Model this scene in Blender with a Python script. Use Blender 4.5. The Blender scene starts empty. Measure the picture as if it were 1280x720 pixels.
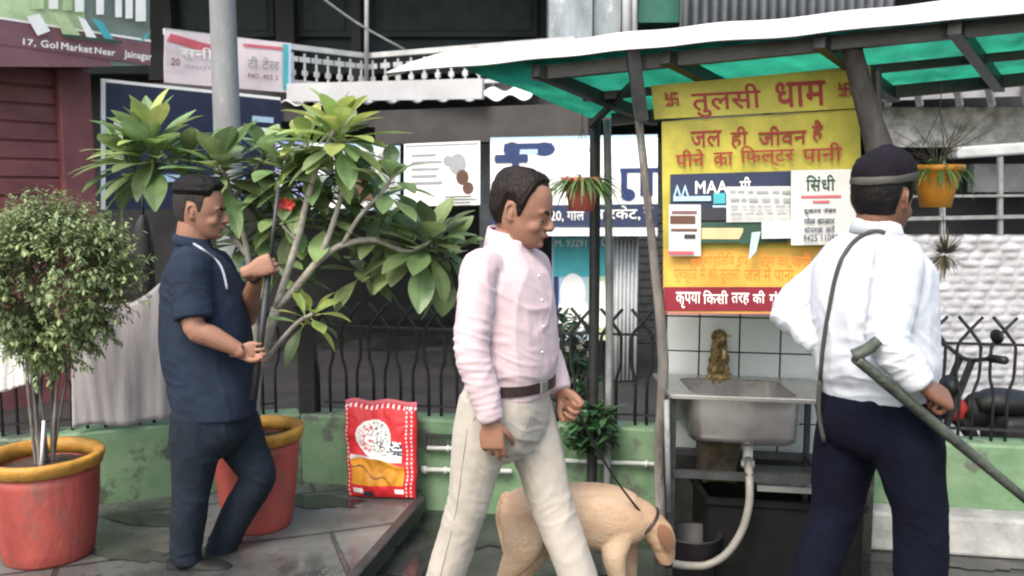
import bpy, bmesh, math, random
from mathutils import Vector, Matrix, noise, Quaternion
from mathutils.bvhtree import BVHTree
R = math.radians
V = Vector
rng = random.Random(7)
sc = bpy.context.scene
col = sc.collection

# ---------------------------------------------------------------- camera, world, sun, exposure
CAM = V((0, 0, 1.62)); PITCH = R(6.2); FPX = 1100.0
cd = bpy.data.cameras.new('camera'); cam = bpy.data.objects.new('camera', cd); col.objects.link(cam)
cam.location = CAM; cam.rotation_euler = (R(90) - PITCH, 0, 0)
cd.sensor_width = 36; cd.lens = FPX / 1280 * 36; cd.clip_end = 300; cd.clip_start = .05
cd.dof.use_dof = True; cd.dof.focus_distance = 3.3; cd.dof.aperture_fstop = 3.2
sc.camera = cam
w = bpy.data.worlds.new('World'); sc.world = w; w.use_nodes = True
nt = w.node_tree; sky = nt.nodes.new('ShaderNodeTexSky'); sky.sky_type = 'NISHITA'; sky.sun_disc = False
SUN_EL, SUN_AZ = R(52), R(205)          # azimuth clockwise from +Y: behind the camera, to the left
sky.sun_elevation = SUN_EL; sky.sun_rotation = SUN_AZ; sky.air_density = 1.6; sky.dust_density = 4
bg = nt.nodes['Background']; nt.links.new(sky.outputs[0], bg.inputs[0]); bg.inputs[1].default_value = .15
sd = bpy.data.lights.new('sun', 'SUN'); sun = bpy.data.objects.new('sun', sd); col.objects.link(sun)
sd.energy = 1.25; sd.angle = R(24); sd.color = (1, .95, .88)
sdir = V((math.sin(SUN_AZ) * math.cos(SUN_EL), math.cos(SUN_AZ) * math.cos(SUN_EL), math.sin(SUN_EL)))
sun.rotation_euler = sdir.to_track_quat('Z', 'Y').to_euler()
sc.view_settings.view_transform = 'Standard'; sc.view_settings.look = 'None'
sc.view_settings.exposure = 1.28; sc.view_settings.gamma = 1
sc.cycles.pixel_filter_type = 'BLACKMAN_HARRIS'; sc.cycles.filter_width = 2.1
sc.cycles.max_bounces = 6; sc.cycles.use_denoising = True
sc.cycles.sample_clamp_indirect = 4

# ---------------------------------------------------------------- helpers
def ray(px, py):
    dx = (px - 640) / FPX; dy = (360 - py) / FPX
    return V((dx, math.cos(PITCH) + dy * math.sin(PITCH), -math.sin(PITCH) + dy * math.cos(PITCH)))
def P(px, py, Y):
    d = ray(px, py); return CAM + d * (Y / d.y)
WA, WB = 4.455, -.171                     # the frontal garden wall: y = WA + WB x
def PW(px, py, off=0.0):
    d = ray(px, py); return CAM + d * ((WA - off) / (d.y - WB * d.x))
def PG(px, py, z):
    d = ray(px, py); return CAM + d * ((z - CAM.z) / d.z)
def wy(x, off=0.0): return WA + WB * x - off
WDIR = V((1, WB, 0)).normalized(); WN = V((WB, -1, 0)).normalized()   # along the wall; toward the camera

def S(c):                                # sRGB 0-255 to linear
    return tuple(((v / 255) / 12.92 if v <= 10 else ((v / 255 + .055) / 1.055) ** 2.4) for v in c)

MATS = {}
def mat(name, c, rough=.7, var=.15, vs=6.0, bump=.0, bs=40.0, metal=0.0, c2=None, patch=None, trans=0, sheen=0, spec=.5, stretch=None, wave=None, coat=0, rvar=0, sss=0, island=0):
    if name in MATS: return MATS[name]
    m = bpy.data.materials.new(name); m.use_nodes = True; n = m.node_tree.nodes; l = m.node_tree.links
    b = n['Principled BSDF']; MATS[name] = m
    b.inputs['Roughness'].default_value = rough; b.inputs['Metallic'].default_value = metal
    b.inputs['Specular IOR Level'].default_value = spec
    if sheen: b.inputs['Sheen Weight'].default_value = sheen
    if coat: b.inputs['Coat Weight'].default_value = coat
    if sss:
        b.inputs['Subsurface Weight'].default_value = sss; b.inputs['Subsurface Radius'].default_value = (.012, .005, .003); b.inputs['Subsurface Scale'].default_value = 1
    tc = n.new('ShaderNodeTexCoord'); src = tc.outputs['Object']
    if stretch:
        mp = n.new('ShaderNodeMapping'); mp.inputs['Scale'].default_value = stretch; l.new(src, mp.inputs[0]); src = mp.outputs[0]
    t1 = n.new('ShaderNodeTexNoise'); t1.inputs['Scale'].default_value = vs; t1.inputs['Detail'].default_value = 7; t1.inputs['Roughness'].default_value = .62; l.new(src, t1.inputs['Vector'])
    rp = n.new('ShaderNodeValToRGB'); l.new(t1.outputs['Fac'], rp.inputs[0])
    c2 = c2 or tuple(v * (1 - var * 1.6) for v in c); ch = tuple(min(1, v * (1 + var * .8)) for v in c)
    e = rp.color_ramp.elements; e[0].position = .34; e[0].color = (*c2, 1); e[1].position = .66; e[1].color = (*ch, 1)
    out = rp.outputs[0]
    if island:
        gi = n.new('ShaderNodeNewGeometry'); hs = n.new('ShaderNodeHueSaturation'); mr = n.new('ShaderNodeMapRange')
        l.new(gi.outputs['Random Per Island'], mr.inputs[0]); mr.inputs[3].default_value = 1 - island; mr.inputs[4].default_value = 1 + island
        l.new(mr.outputs[0], hs.inputs['Value']); mr2 = n.new('ShaderNodeMapRange'); mr2.inputs[3].default_value = .47; mr2.inputs[4].default_value = .53
        mm = n.new('ShaderNodeMath'); mm.operation = 'FRACT'; m3 = n.new('ShaderNodeMath'); m3.operation = 'MULTIPLY'; m3.inputs[1].default_value = 7.31
        l.new(gi.outputs['Random Per Island'], m3.inputs[0]); l.new(m3.outputs[0], mm.inputs[0]); l.new(mm.outputs[0], mr2.inputs[0]); l.new(mr2.outputs[0], hs.inputs['Hue'])
        l.new(out, hs.inputs['Color']); out = hs.outputs[0]
    if patch:                              # (colour, scale, threshold, softness): stains and wear with a shape of their own
        t2 = n.new('ShaderNodeTexNoise'); t2.inputs['Scale'].default_value = patch[1]; t2.inputs['Detail'].default_value = 9; t2.inputs['Roughness'].default_value = .68; l.new(src, t2.inputs['Vector'])
        r2 = n.new('ShaderNodeValToRGB'); l.new(t2.outputs['Fac'], r2.inputs[0]); e2 = r2.color_ramp.elements
        e2[0].position = patch[2]; e2[0].color = (0, 0, 0, 1); e2[1].position = patch[2] + patch[3]; e2[1].color = (1, 1, 1, 1)
        mx = n.new('ShaderNodeMixRGB'); l.new(r2.outputs[0], mx.inputs[0]); l.new(out, mx.inputs[1]); mx.inputs[2].default_value = (*patch[0], 1); out = mx.outputs[0]
    l.new(out, b.inputs['Base Color'])
    if rvar:
        mr = n.new('ShaderNodeMapRange'); l.new(t1.outputs['Fac'], mr.inputs[0]); mr.inputs[1].default_value = .35; mr.inputs[2].default_value = .65
        mr.inputs[3].default_value = max(.03, rough - rvar); mr.inputs[4].default_value = min(1, rough + rvar); l.new(mr.outputs[0], b.inputs['Roughness'])
    if bump:
        t3 = n.new('ShaderNodeTexNoise'); t3.inputs['Scale'].default_value = bs; t3.inputs['Detail'].default_value = 5; l.new(src, t3.inputs['Vector'])
        bp = n.new('ShaderNodeBump'); bp.inputs['Strength'].default_value = bump; bp.inputs['Distance'].default_value = .01; l.new(t3.outputs['Fac'], bp.inputs['Height']); l.new(bp.outputs[0], b.inputs['Normal'])
    if trans:                              # thin leaf or sheet that lets light through
        tr = n.new('ShaderNodeBsdfTranslucent'); l.new(out, tr.inputs[0]); ms = n.new('ShaderNodeMixShader'); ms.inputs[0].default_value = trans
        l.new(b.outputs[0], ms.inputs[1]); l.new(tr.outputs[0], ms.inputs[2]); l.new(ms.outputs[0], n['Material Output'].inputs[0])
    return m

def link(name, me, mats, parent=None, smooth=True):
    o = bpy.data.objects.new(name, me); col.objects.link(o)
    for m in (mats if isinstance(mats, (list, tuple)) else [mats]): me.materials.append(m)
    if smooth:
        for p in me.polygons: p.use_smooth = True
    if parent: o.parent = parent
    return o
def obj(name, bm, mats, parent=None, smooth=False, bevel=0, loc=None):
    bmesh.ops.recalc_face_normals(bm, faces=bm.faces)
    me = bpy.data.meshes.new(name); bm.to_mesh(me); bm.free()
    o = link(name, me, mats, parent, smooth)
    if bevel:
        md = o.modifiers.new('bevel', 'BEVEL'); md.width = bevel; md.segments = 2; md.limit_method = 'ANGLE'
    if loc is not None:                    # put the origin at a sensible base point
        me.transform(Matrix.Translation(-loc)); o.location = loc
    return o
def tag(o, label=None, cat=None, group=None, kind=None):
    if label: o['label'] = label
    if cat: o['category'] = cat
    if group: o['group'] = group
    if kind: o['kind'] = kind
    return o
def thing(name, label, cat, loc=(0, 0, 0), rz=0, group=None):
    o = bpy.data.objects.new(name, None); col.objects.link(o); o.location = loc; o.rotation_euler = (0, 0, rz)
    o.empty_display_size = .1
    return tag(o, label, cat, group)
def NB(): return bmesh.new()

def hexa(bm, a, b, c, d, e, f, g, h, mi=0):         # a-d bottom loop, e-h top loop
    vs = [bm.verts.new(p) for p in (a, b, c, d, e, f, g, h)]
    for ix in ((3, 2, 1, 0), (4, 5, 6, 7), (0, 1, 5, 4), (1, 2, 6, 5), (2, 3, 7, 6), (3, 0, 4, 7)):
        fc = bm.faces.new([vs[i] for i in ix]); fc.material_index = mi
def box(bm, p0, p1, mi=0):
    x0, y0, z0 = p0; x1, y1, z1 = p1
    hexa(bm, (x0, y0, z0), (x1, y0, z0), (x1, y1, z0), (x0, y1, z0), (x0, y0, z1), (x1, y0, z1), (x1, y1, z1), (x0, y1, z1), mi)
def slab(bm, a, b, z0, z1, t, mi=0):                # upright slab between plan points a and b, thickness t to the back
    a = V((a[0], a[1], 0)); b = V((b[0], b[1], 0)); d = (b - a).normalized(); nrm = V((-d.y, d.x, 0)) * t
    q = [a, b, b + nrm, a + nrm]
    hexa(bm, *[V((p.x, p.y, z0)) for p in q], *[V((p.x, p.y, z1)) for p in q], mi)
def bar(bm, p, q, wd, ht=None, mi=0, up=V((0, 0, 1))):
    p = V(p); q = V(q); ht = ht or wd; d = (q - p).normalized()
    if abs(d.dot(up)) > .95: up = V((0, 1, 0))
    s = d.cross(up).normalized() * wd / 2; u = s.cross(d).normalized() * ht / 2
    hexa(bm, p - s - u, p + s - u, q + s - u, q - s - u, p - s + u, p + s + u, q + s + u, q - s + u, mi)
def pbox(bm, x0, y0, x1, y1, Y, depth, mi=0):       # a box whose front covers that part of the view at depth Y
    a = P(x0, y1, Y); b = P(x1, y0, Y)
    box(bm, (a.x, Y, a.z), (b.x, Y + depth, b.z), mi)

def cr(pts, k):                                     # Catmull-Rom through a list of tuples
    if k < 2 or len(pts) < 3: return [tuple(p) for p in pts]
    out = []; n = len(pts)
    for i in range(n - 1):
        p0, p1, p2, p3 = pts[max(0, i - 1)], pts[i], pts[i + 1], pts[min(n - 1, i + 2)]
        for j in range(k):
            t = j / k
            out.append(tuple(.5 * (2 * b + (c - a) * t + (2 * a - 5 * b + 4 * c - d) * t * t + (3 * b - a - 3 * c + d) * t ** 3) for a, b, c, d in zip(p0, p1, p2, p3)))
    out.append(tuple(pts[-1])); return out
def tube(bm, pts, rad, ref=None, n=12, sub=4, ex=2.0, cap=True, mi=0):
    rad = [(r, r) if not isinstance(r, (tuple, list)) else r for r in (rad if isinstance(rad, (list, tuple)) and len(rad) == len(pts) else [rad] * len(pts))]
    full = cr([(*p, *r) for p, r in zip(pts, rad)], sub)
    C = [V(f[:3]) for f in full]; Rr = [(max(f[3], .0004), max(f[4], .0004)) for f in full]
    A = None; rings = []
    for i in range(len(C)):
        T = (C[min(i + 1, len(C) - 1)] - C[max(i - 1, 0)])
        T = T.normalized() if T.length > 1e-9 else V((0, 0, 1))
        if ref is not None: r0 = V(ref)
        else: r0 = A if A is not None else (V((1, 0, 0)) if abs(T.x) < .8 else V((0, 1, 0)))
        A = r0 - T * r0.dot(T); A = A.normalized() if A.length > 1e-6 else T.orthogonal().normalized()
        B = T.cross(A); a, b = Rr[i]; ring = []
        for j in range(n):
            th = 2 * math.pi * j / n; c, s = math.cos(th), math.sin(th)
            cx = math.copysign(abs(c) ** (2 / ex), c); sx = math.copysign(abs(s) ** (2 / ex), s)
            ring.append(bm.verts.new(C[i] + A * (a * cx) + B * (b * sx)))
        rings.append(ring)
    for i in range(len(rings) - 1):
        for j in range(n):
            f = bm.faces.new((rings[i][j], rings[i][(j + 1) % n], rings[i + 1][(j + 1) % n], rings[i + 1][j])); f.material_index = mi
    if cap:
        f = bm.faces.new(list(reversed(rings[0]))); f.material_index = mi; f = bm.faces.new(rings[-1]); f.material_index = mi
def ell(bm, c, r, rot=None, u=14, v=9, mi=0):
    M = Matrix.Translation(V(c)) @ (rot.to_matrix().to_4x4() if rot is not None else Matrix()) @ Matrix.Diagonal((*r, 1))
    res = bmesh.ops.create_uvsphere(bm, u_segments=u, v_segments=v, radius=1, matrix=M)
    for f in {f for vv in res['verts'] for f in vv.link_faces}: f.material_index = mi
def lathe(bm, prof, c=(0, 0, 0), n=32, mi=0, mis=None):
    rings = [[bm.verts.new((c[0] + r * math.cos(2 * math.pi * j / n), c[1] + r * math.sin(2 * math.pi * j / n), c[2] + z)) for j in range(n)] for r, z in prof]
    for i in range(len(rings) - 1):
        for j in range(n):
            f = bm.faces.new((rings[i][j], rings[i][(j + 1) % n], rings[i + 1][(j + 1) % n], rings[i + 1][j])); f.material_index = mis[i] if mis else mi
    return rings
def evalmesh(o):
    dg = bpy.context.evaluated_depsgraph_get(); dg.update()
    me = bpy.data.meshes.new_from_object(o.evaluated_get(dg)); return me
def remesh(bm, voxel, it=4, fac=.5, fn=None, soft=None):       # union of overlapping closed pieces as one continuous skin
    me = bpy.data.meshes.new('t'); bmesh.ops.recalc_face_normals(bm, faces=bm.faces); bm.to_mesh(me); bm.free()
    o = bpy.data.objects.new('t', me); col.objects.link(o)
    md = o.modifiers.new('r', 'REMESH'); md.mode = 'VOXEL'; md.voxel_size = voxel
    if it:
        ms = o.modifiers.new('s', 'SMOOTH'); ms.iterations = it; ms.factor = fac
    out = evalmesh(o); bpy.data.objects.remove(o); bpy.data.meshes.remove(me)
    if soft:                                            # a little more smoothing over the face only
        b2 = NB(); b2.from_mesh(out); I_ = soft.inverted(); vv = [v for v in b2.verts if (lambda q: q.x > .02 and -.14 < q.z < .05 and abs(q.y) < .066)(I_ @ v.co)]
        for k in range(9): bmesh.ops.smooth_vert(b2, verts=vv, factor=.5, use_axis_x=True, use_axis_y=True, use_axis_z=True)
        b2.to_mesh(out); b2.free()
    if fn: disp(out, fn)
    return out
def disp(me, fn):
    me.update(); co = [v.co.copy() for v in me.vertices]; no = [v.normal.copy() for v in me.vertices]
    for i, v in enumerate(me.vertices): v.co = co[i] + no[i] * fn(co[i], no[i])
    me.update()
def folds(fields, base=.004, fr=(7, 7, 3), fine=.0012):
    def f(p, n):
        d = base * noise.noise(V((p.x * fr[0], p.y * fr[1], p.z * fr[2] + 3.1))) + fine * noise.noise(p * 38)
        rg = 1 - abs(noise.noise(V((p.x * fr[0] * 1.7, p.y * fr[1] * 1.7, p.z * fr[2] * 1.5 - 5)))) * 2
        d += base * .7 * max(0, rg) ** 2
        for c, ax, rad, freq, amp in fields:
            amp = amp * 1.15
            q = p - c; e = q.length / rad
            if e < 2:
                s_ = q.dot(ax); w_ = (q - ax * s_) * 6.5 + ax * (s_ * freq * .36) + c * 3
                d += amp * math.exp(-e * e * 1.6) * (1.15 * (1 - abs(noise.noise(w_)) * 2.4) ** 2 * (1 if abs(noise.noise(w_)) < .42 else 0) + .7 * noise.noise(w_ * 1.7 + V((4, 2, 1))) - .35)
        return d
    return f
def leaf(bm, base, d, up, L, W, curl=.3, fold=.18, seg=5, mi=0, tip=.75):
    d = V(d).normalized(); s = d.cross(up)
    s = s.normalized() if s.length > 1e-4 else d.orthogonal().normalized(); u = s.cross(d).normalized()
    prev = None; p = V(base); dd = d.copy()
    for i in range(seg + 1):
        t = i / seg; wv = W * (math.sin(math.pi * min(1, (t * .96 + .02)) ** tip)) + .0008
        q = Quaternion(s, -curl / seg); dd = q @ dd; u = q @ u
        cur = (bm.verts.new(p + s * wv + u * wv * fold), bm.verts.new(p), bm.verts.new(p - s * wv + u * wv * fold))
        if prev:
            for a in (0, 1):
                f = bm.faces.new((prev[a], cur[a], cur[a + 1], prev[a + 1])); f.material_index = mi
        prev = cur; p = p + dd * (L / seg)

# ---- flat printed boards, banners and posters: bilinear patch with printed shapes a hair in front of each other
TXT = {}
def textmesh(s, bold):
    k = (s, bold)
    if k not in TXT:
        c = bpy.data.curves.new('t', 'FONT'); c.body = s; c.size = 1; c.resolution_u = 3; c.space_character = 1 + bold * 1.5
        o = bpy.data.objects.new('t', c); col.objects.link(o); me = evalmesh(o)
        v0 = [(v.co.x, v.co.y) for v in me.vertices]; f0 = [tuple(p.vertices) for p in me.polygons]; par = list(range(len(v0)))
        def root(i):
            while par[i] != i: par[i] = par[par[i]]; i = par[i]
            return i
        for f in f0:
            for i in f[1:]: par[root(i)] = root(f[0])
        ids = {}; isl = [ids.setdefault(root(i), len(ids)) for i in range(len(v0))]; vs = []; fs = []
        for q, (dx, dy) in enumerate(((0, 0), (bold, 0), (bold * .5, bold * .6), (bold * .5, -bold * .6)) if bold else ((0, 0),)):
            o_ = len(vs); vs += [(x + dx, y + dy, (isl[i] % 4) * .00012 + q * .0005) for i, (x, y) in enumerate(v0)]; fs += [tuple(i + o_ for i in f) for f in f0]
        TXT[k] = (vs, fs)
        bpy.data.objects.remove(o); bpy.data.meshes.remove(me)
    return TXT[k]
class Board:
    def __init__(s, bl, br, tr, tl, px=None, wave=None, thick=.012, back=None):
        s.c = [V(p) for p in (bl, br, tr, tl)]; s.px = px; s.wave = wave; s.bm = NB(); s.mats = []; s.lay = 0; s.ls = .0009
        s.n = ((s.c[1] - s.c[0]).cross(s.c[3] - s.c[0])).normalized(); s.thick = thick
        if s.n.y > 0: s.n = -s.n
    def mi(s, m):
        if m not in s.mats: s.mats.append(m)
        return s.mats.index(m)
    def uv(s, x, y):
        if not s.px: return x, y
        x0, y0, x1, y1 = s.px; return (x - x0) / (x1 - x0), (y1 - y) / (y1 - y0)
    def pt(s, u, v, h):
        a = s.c[0].lerp(s.c[1], u); b = s.c[3].lerp(s.c[2], u); p = a.lerp(b, v)
        return p + s.n * (h + (s.wave(u, v) if s.wave else 0))
    def grid(s, q, m, nu=1, nv=1, h=None):           # q: four (u,v) corners bl br tr tl
        if h is None: s.lay += 1; h = s.lay * s.ls
        i = s.mi(m); g = []
        for b in range(nv + 1):
            row = []
            for a in range(nu + 1):
                x = a / nu; y = b / nv
                u = (q[0][0] * (1 - x) + q[1][0] * x) * (1 - y) + (q[3][0] * (1 - x) + q[2][0] * x) * y
                v = (q[0][1] * (1 - x) + q[1][1] * x) * (1 - y) + (q[3][1] * (1 - x) + q[2][1] * x) * y
                row.append(s.bm.verts.new(s.pt(u, v, h)))
            g.append(row)
        for b in range(nv):
            for a in range(nu):
                f = s.bm.faces.new((g[b][a], g[b][a + 1], g[b + 1][a + 1], g[b + 1][a])); f.material_index = i
    def base(s, m, nu=1, nv=1, mback=None):
        s.grid([(0, 0), (1, 0), (1, 1), (0, 1)], m, nu, nv, 0)
        s.grid([(0, 0), (1, 0), (1, 1), (0, 1)], mback or m, nu, nv, -s.thick)
        for (a, b) in (((0, 0), (1, 0)), ((1, 0), (1, 1)), ((1, 1), (0, 1)), ((0, 1), (0, 0))):
            N = max(nu, nv); i = s.mi(m); pv = None
            for k in range(N + 1):
                t = k / N; u = a[0] + (b[0] - a[0]) * t; v = a[1] + (b[1] - a[1]) * t
                c = (s.bm.verts.new(s.pt(u, v, 0)), s.bm.verts.new(s.pt(u, v, -s.thick)))
                if pv: s.bm.faces.new((pv[0], c[0], c[1], pv[1])).material_index = i
                pv = c
    def rect(s, x0, y0, x1, y1, m, nu=1, nv=1, skew=0):
        a = s.uv(x0, y1); b = s.uv(x1, y1); c = s.uv(x1, y0); d = s.uv(x0, y0)
        s.grid([a, (b[0], b[1] + skew), (c[0], c[1] + skew), d], m, nu, nv)
    def poly(s, pts, m):
        s.lay += 1; i = s.mi(m); f = s.bm.faces.new([s.bm.verts.new(s.pt(*s.uv(*p), s.lay * .0009)) for p in pts]); f.material_index = i
    def disc(s, cx, cy, rx, ry, m, n=20, wob=0):
        s.poly([(cx + rx * (1 + wob * noise.noise(V((k, cx, cy)))) * math.cos(2 * math.pi * k / n), cy + ry * (1 + wob * noise.noise(V((k, cy, cx)))) * math.sin(2 * math.pi * k / n)) for k in range(n)], m)
    def text(s, t, x0, y0, x1, y1, m, bold=.012, skew=0):
        vs, fs = textmesh(t, bold)
        if not vs: return
        ax = min(v[0] for v in vs); bx = max(v[0] for v in vs); ay = min(v[1] for v in vs); by = max(v[1] for v in vs)
        a = s.uv(x0, y1); b = s.uv(x1, y0); s.lay += 3; h = (s.lay - 2) * s.ls; i = s.mi(m)
        nv = []
        for vx, vy, vz in vs:
            tu = (vx - ax) / (bx - ax); tv = (vy - ay) / max(1e-6, by - ay)
            nv.append(s.bm.verts.new(s.pt(a[0] + (b[0] - a[0]) * tu, a[1] + (b[1] - a[1]) * tv + skew * tu, h + vz)))
        for f in fs:
            try: s.bm.faces.new([nv[k] for k in f]).material_index = i
            except ValueError: pass
    def stroke(s, pts, wpx, m):
        for a, b in zip(pts[:-1], pts[1:]):
            d = V((b[0] - a[0], b[1] - a[1])); d = d.normalized() if d.length else V((1, 0)); e = V((-d.y, d.x)) * wpx / 2
            s.poly([(a[0] - e.x, a[1] - e.y), (b[0] - e.x, b[1] - e.y), (b[0] + e.x, b[1] + e.y), (a[0] + e.x, a[1] + e.y)], m)
    def done(s, name, parent=None, loc=None):
        me = bpy.data.meshes.new(name); s.bm.to_mesh(me); s.bm.free()
        o = link(name, me, s.mats, parent, False)
        if loc is None and parent is None:
            loc = (s.c[0] + s.c[1]) / 2
        if loc is not None: me.transform(Matrix.Translation(-loc)); o.location = loc
        return o
# ---------------------------------------------------------------- materials
def paver(name, c, joint, scale, rot, wet=.5, bw=1.0, rh=.5):
    m = mat(name, c, .6, .3, 2.6, 0, patch=(tuple(v * .5 for v in c), 3.8, .54, .07)); n = m.node_tree.nodes; l = m.node_tree.links; b = n['Principled BSDF']
    tc = n.new('ShaderNodeTexCoord'); mp = n.new('ShaderNodeMapping'); mp.inputs['Rotation'].default_value = (0, 0, rot); l.new(tc.outputs['Object'], mp.inputs[0])
    nz = n.new('ShaderNodeTexNoise'); nz.inputs['Scale'].default_value = 5; vm = n.new('ShaderNodeMixRGB'); vm.inputs[0].default_value = .025; l.new(mp.outputs[0], vm.inputs[1]); l.new(mp.outputs[0], nz.inputs[0]); l.new(nz.outputs['Color'], vm.inputs[2])
    br = n.new('ShaderNodeTexBrick'); br.inputs['Scale'].default_value = scale; br.inputs['Mortar Size'].default_value = .012; br.inputs['Mortar Smooth'].default_value = .4
    br.inputs['Brick Width'].default_value = bw; br.inputs['Row Height'].default_value = rh
    br.inputs['Color1'].default_value = (1, 1, 1, 1); br.inputs['Color2'].default_value = (.72, .74, .76, 1); br.inputs['Mortar'].default_value = (*joint, 1)
    l.new(vm.outputs[0], br.inputs['Vector'])
    old = b.inputs['Base Color'].links[0].from_socket; mx = n.new('ShaderNodeMixRGB'); mx.blend_type = 'MULTIPLY'; mx.inputs[0].default_value = 1; l.new(old, mx.inputs[1]); l.new(br.outputs['Color'], mx.inputs[2]); l.new(mx.outputs[0], b.inputs['Base Color'])
    pn = n.new('ShaderNodeTexNoise'); pn.inputs['Scale'].default_value = 1.1; pn.inputs['Detail'].default_value = 6; l.new(tc.outputs['Object'], pn.inputs[0])
    rr = n.new('ShaderNodeMapRange'); l.new(pn.outputs['Fac'], rr.inputs[0]); rr.inputs[1].default_value = .36; rr.inputs[2].default_value = .55; rr.inputs[3].default_value = .62 - wet * .3; rr.inputs[4].default_value = .62 - wet * 1.05
    l.new(rr.outputs[0], b.inputs['Roughness'])
    dk = n.new('ShaderNodeMapRange'); l.new(pn.outputs['Fac'], dk.inputs[0]); dk.inputs[1].default_value = .40; dk.inputs[2].default_value = .55; dk.inputs[3].default_value = 1; dk.inputs[4].default_value = .55
    m2 = n.new('ShaderNodeMixRGB'); m2.blend_type = 'MULTIPLY'; m2.inputs[0].default_value = 1; l.new(mx.outputs[0], m2.inputs[1]); l.new(dk.outputs[0], m2.inputs[2]); l.new(m2.outputs[0], b.inputs['Base Color'])
    bp = n.new('ShaderNodeBump'); bp.inputs['Strength'].default_value = .5; bp.inputs['Distance'].default_value = .012
    nb = n.new('ShaderNodeTexNoise'); nb.inputs['Scale'].default_value = 45; l.new(tc.outputs['Object'], nb.inputs[0]); ad = n.new('ShaderNodeMath'); ad.operation = 'MULTIPLY_ADD'; l.new(nb.outputs['Fac'], ad.inputs[0]); ad.inputs[1].default_value = .25; l.new(br.outputs['Fac'], ad.inputs[2])
    iv = n.new('ShaderNodeMath'); iv.operation = 'MULTIPLY'; iv.inputs[1].default_value = -1; l.new(ad.outputs[0], iv.inputs[0]); l.new(iv.outputs[0], bp.inputs['Height']); l.new(bp.outputs[0], b.inputs['Normal'])
    return m
m_pave = paver('wet_slabs', (.165, .165, .16), (.35, .35, .34), .9, R(-20), .62)
m_floor = paver('wet_dark_floor', (.055, .058, .055), (.5, .5, .5), 1.0, R(10), .6)
m_road = mat('road_asphalt', (.022, .02, .021), .7, .3, 3, .4, 60)
m_green = mat('green_paint', (.145, .215, .13), .6, .22, 5, .35, 30, c2=(.11, .2, .11), patch=((.06, .075, .055), 4.5, .53, .07))
m_mossy = mat('mossy_green_paint', (.15, .23, .135), .7, .22, 5, .5, 25, c2=(.10, .19, .10), patch=((.10, .115, .09), 4.2, .54, .06))
m_conc = mat('concrete', (.33, .33, .32), .8, .25, 5, .4, 40, patch=((.16, .16, .15), 3, .6, .1))
m_pole = mat('pole_concrete', (.20, .21, .22), .85, .18, 4, .4, 60, stretch=(1, 1, .35), patch=((.40, .40, .4), 4, .6, .1))
m_iron = mat('black_iron', (.018, .018, .02), .5, .3, 20, .3, 90, patch=((.09, .05, .03), 12, .64, .06))
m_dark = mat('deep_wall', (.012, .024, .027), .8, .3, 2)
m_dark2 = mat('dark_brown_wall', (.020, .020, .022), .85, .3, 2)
m_maroon = mat('maroon_paint', (.19, .06, .065), .6, .2, 3, .2, 30, patch=((.27, .13, .12), 4, .62, .12))
m_shut = mat('maroon_shutter', (.17, .05, .055), .5, .2, 3, .15, 30, stretch=(.4, 1, 2))
m_gold = mat('gold_motif', (.42, .22, .10), .5, .4, 30)
m_white = mat('white_paint', (.72, .73, .75), .6, .08, 4, .15, 40)
m_wdirty = mat('dirty_white_paint', (.40, .41, .42), .7, .14, 5, .3, 30, patch=((.32, .32, .31), 4, .62, .1))
m_fascia = mat('white_fascia', (.42, .43, .45), .5, .08, 3, .1, 20, patch=((.5, .5, .48), 5, .68, .08))
m_gsheet = mat('green_sheet', (.025, .28, .165), .45, .3, 4, .25, 15, trans=.68, patch=((.03, .16, .12), 3, .6, .1))
m_steel = mat('stainless_steel', (.40, .39, .385), .30, .10, 5, .04, 8, metal=.85, rvar=.1)
m_dsteel = mat('dark_steel', (.035, .036, .038), .45, .3, 10, .2, 60)
m_gsteel = mat('grey_steel', (.22, .23, .23), .5, .2, 10, .2, 60, patch=((.12, .07, .05), 9, .64, .06))
m_bark = mat('grey_bark', (.17, .155, .14), .9, .35, 14, .9, 30, stretch=(1, 1, .3), patch=((.30, .30, .28), 6, .55, .1))
m_dbark = mat('dark_bark', (.045, .04, .04), .9, .35, 14, .9, 30, stretch=(1, 1, .3))
m_pbark = mat('plumeria_bark', (.33, .31, .27), .8, .25, 16, .6, 50)
m_leaf1 = mat('plumeria_leaf', (.215, .30, .125), .45, .22, 7, .2, 60, trans=.38, island=.5, coat=.1, patch=((.21, .22, .07), 5, .64, .1))
m_leaf2 = mat('plumeria_young_leaf', (.36, .43, .13), .4, .15, 9, .1, 60, trans=.35, island=.25)
m_leaf3 = mat('shrub_leaf', (.29, .37, .17), .5, .2, 12, trans=.35, island=.45)
m_leaf4 = mat('bush_leaf', (.035, .10, .035), .45, .2, 12, trans=.25, island=.4)
m_leaf5 = mat('spider_leaf', (.11, .19, .06), .5, .2, 12, trans=.3, island=.4)
m_dry = mat('dry_leaf', (.13, .10, .065), .8, .3, 12, island=.4)
m_red = mat('red_petal', (.55, .04, .03), .5, .1, trans=.2)
m_petal = mat('white_petal', (.75, .72, .68), .5, .05, trans=.2)
m_terra = mat('red_pot_plastic', (.31, .056, .045), .62, .22, 5, .5, 30, patch=((.20, .075, .062), 6, .55, .12), stretch=(1, 1, .45), rvar=.15)
m_yrim = mat('yellow_rim', (.46, .23, .035), .6, .2, 9, .5, 30, patch=((.20, .10, .05), 11, .57, .07))
m_opot = mat('orange_pot', (.60, .25, .025), .45, .12, 6, .1, 30)
m_rpot = mat('small_red_pot', (.47, .12, .09), .6, .15, 6, .1, 30)
m_soil = mat('soil', (.05, .03, .02), .95, .4, 30, .9, 40)
m_pvc = mat('white_pipe', (.55, .58, .56), .45, .12, 6, patch=((.2, .24, .2), 8, .6, .1))
m_hose = mat('grey_hose', (.22, .21, .185), .5, .15, 12)
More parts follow.
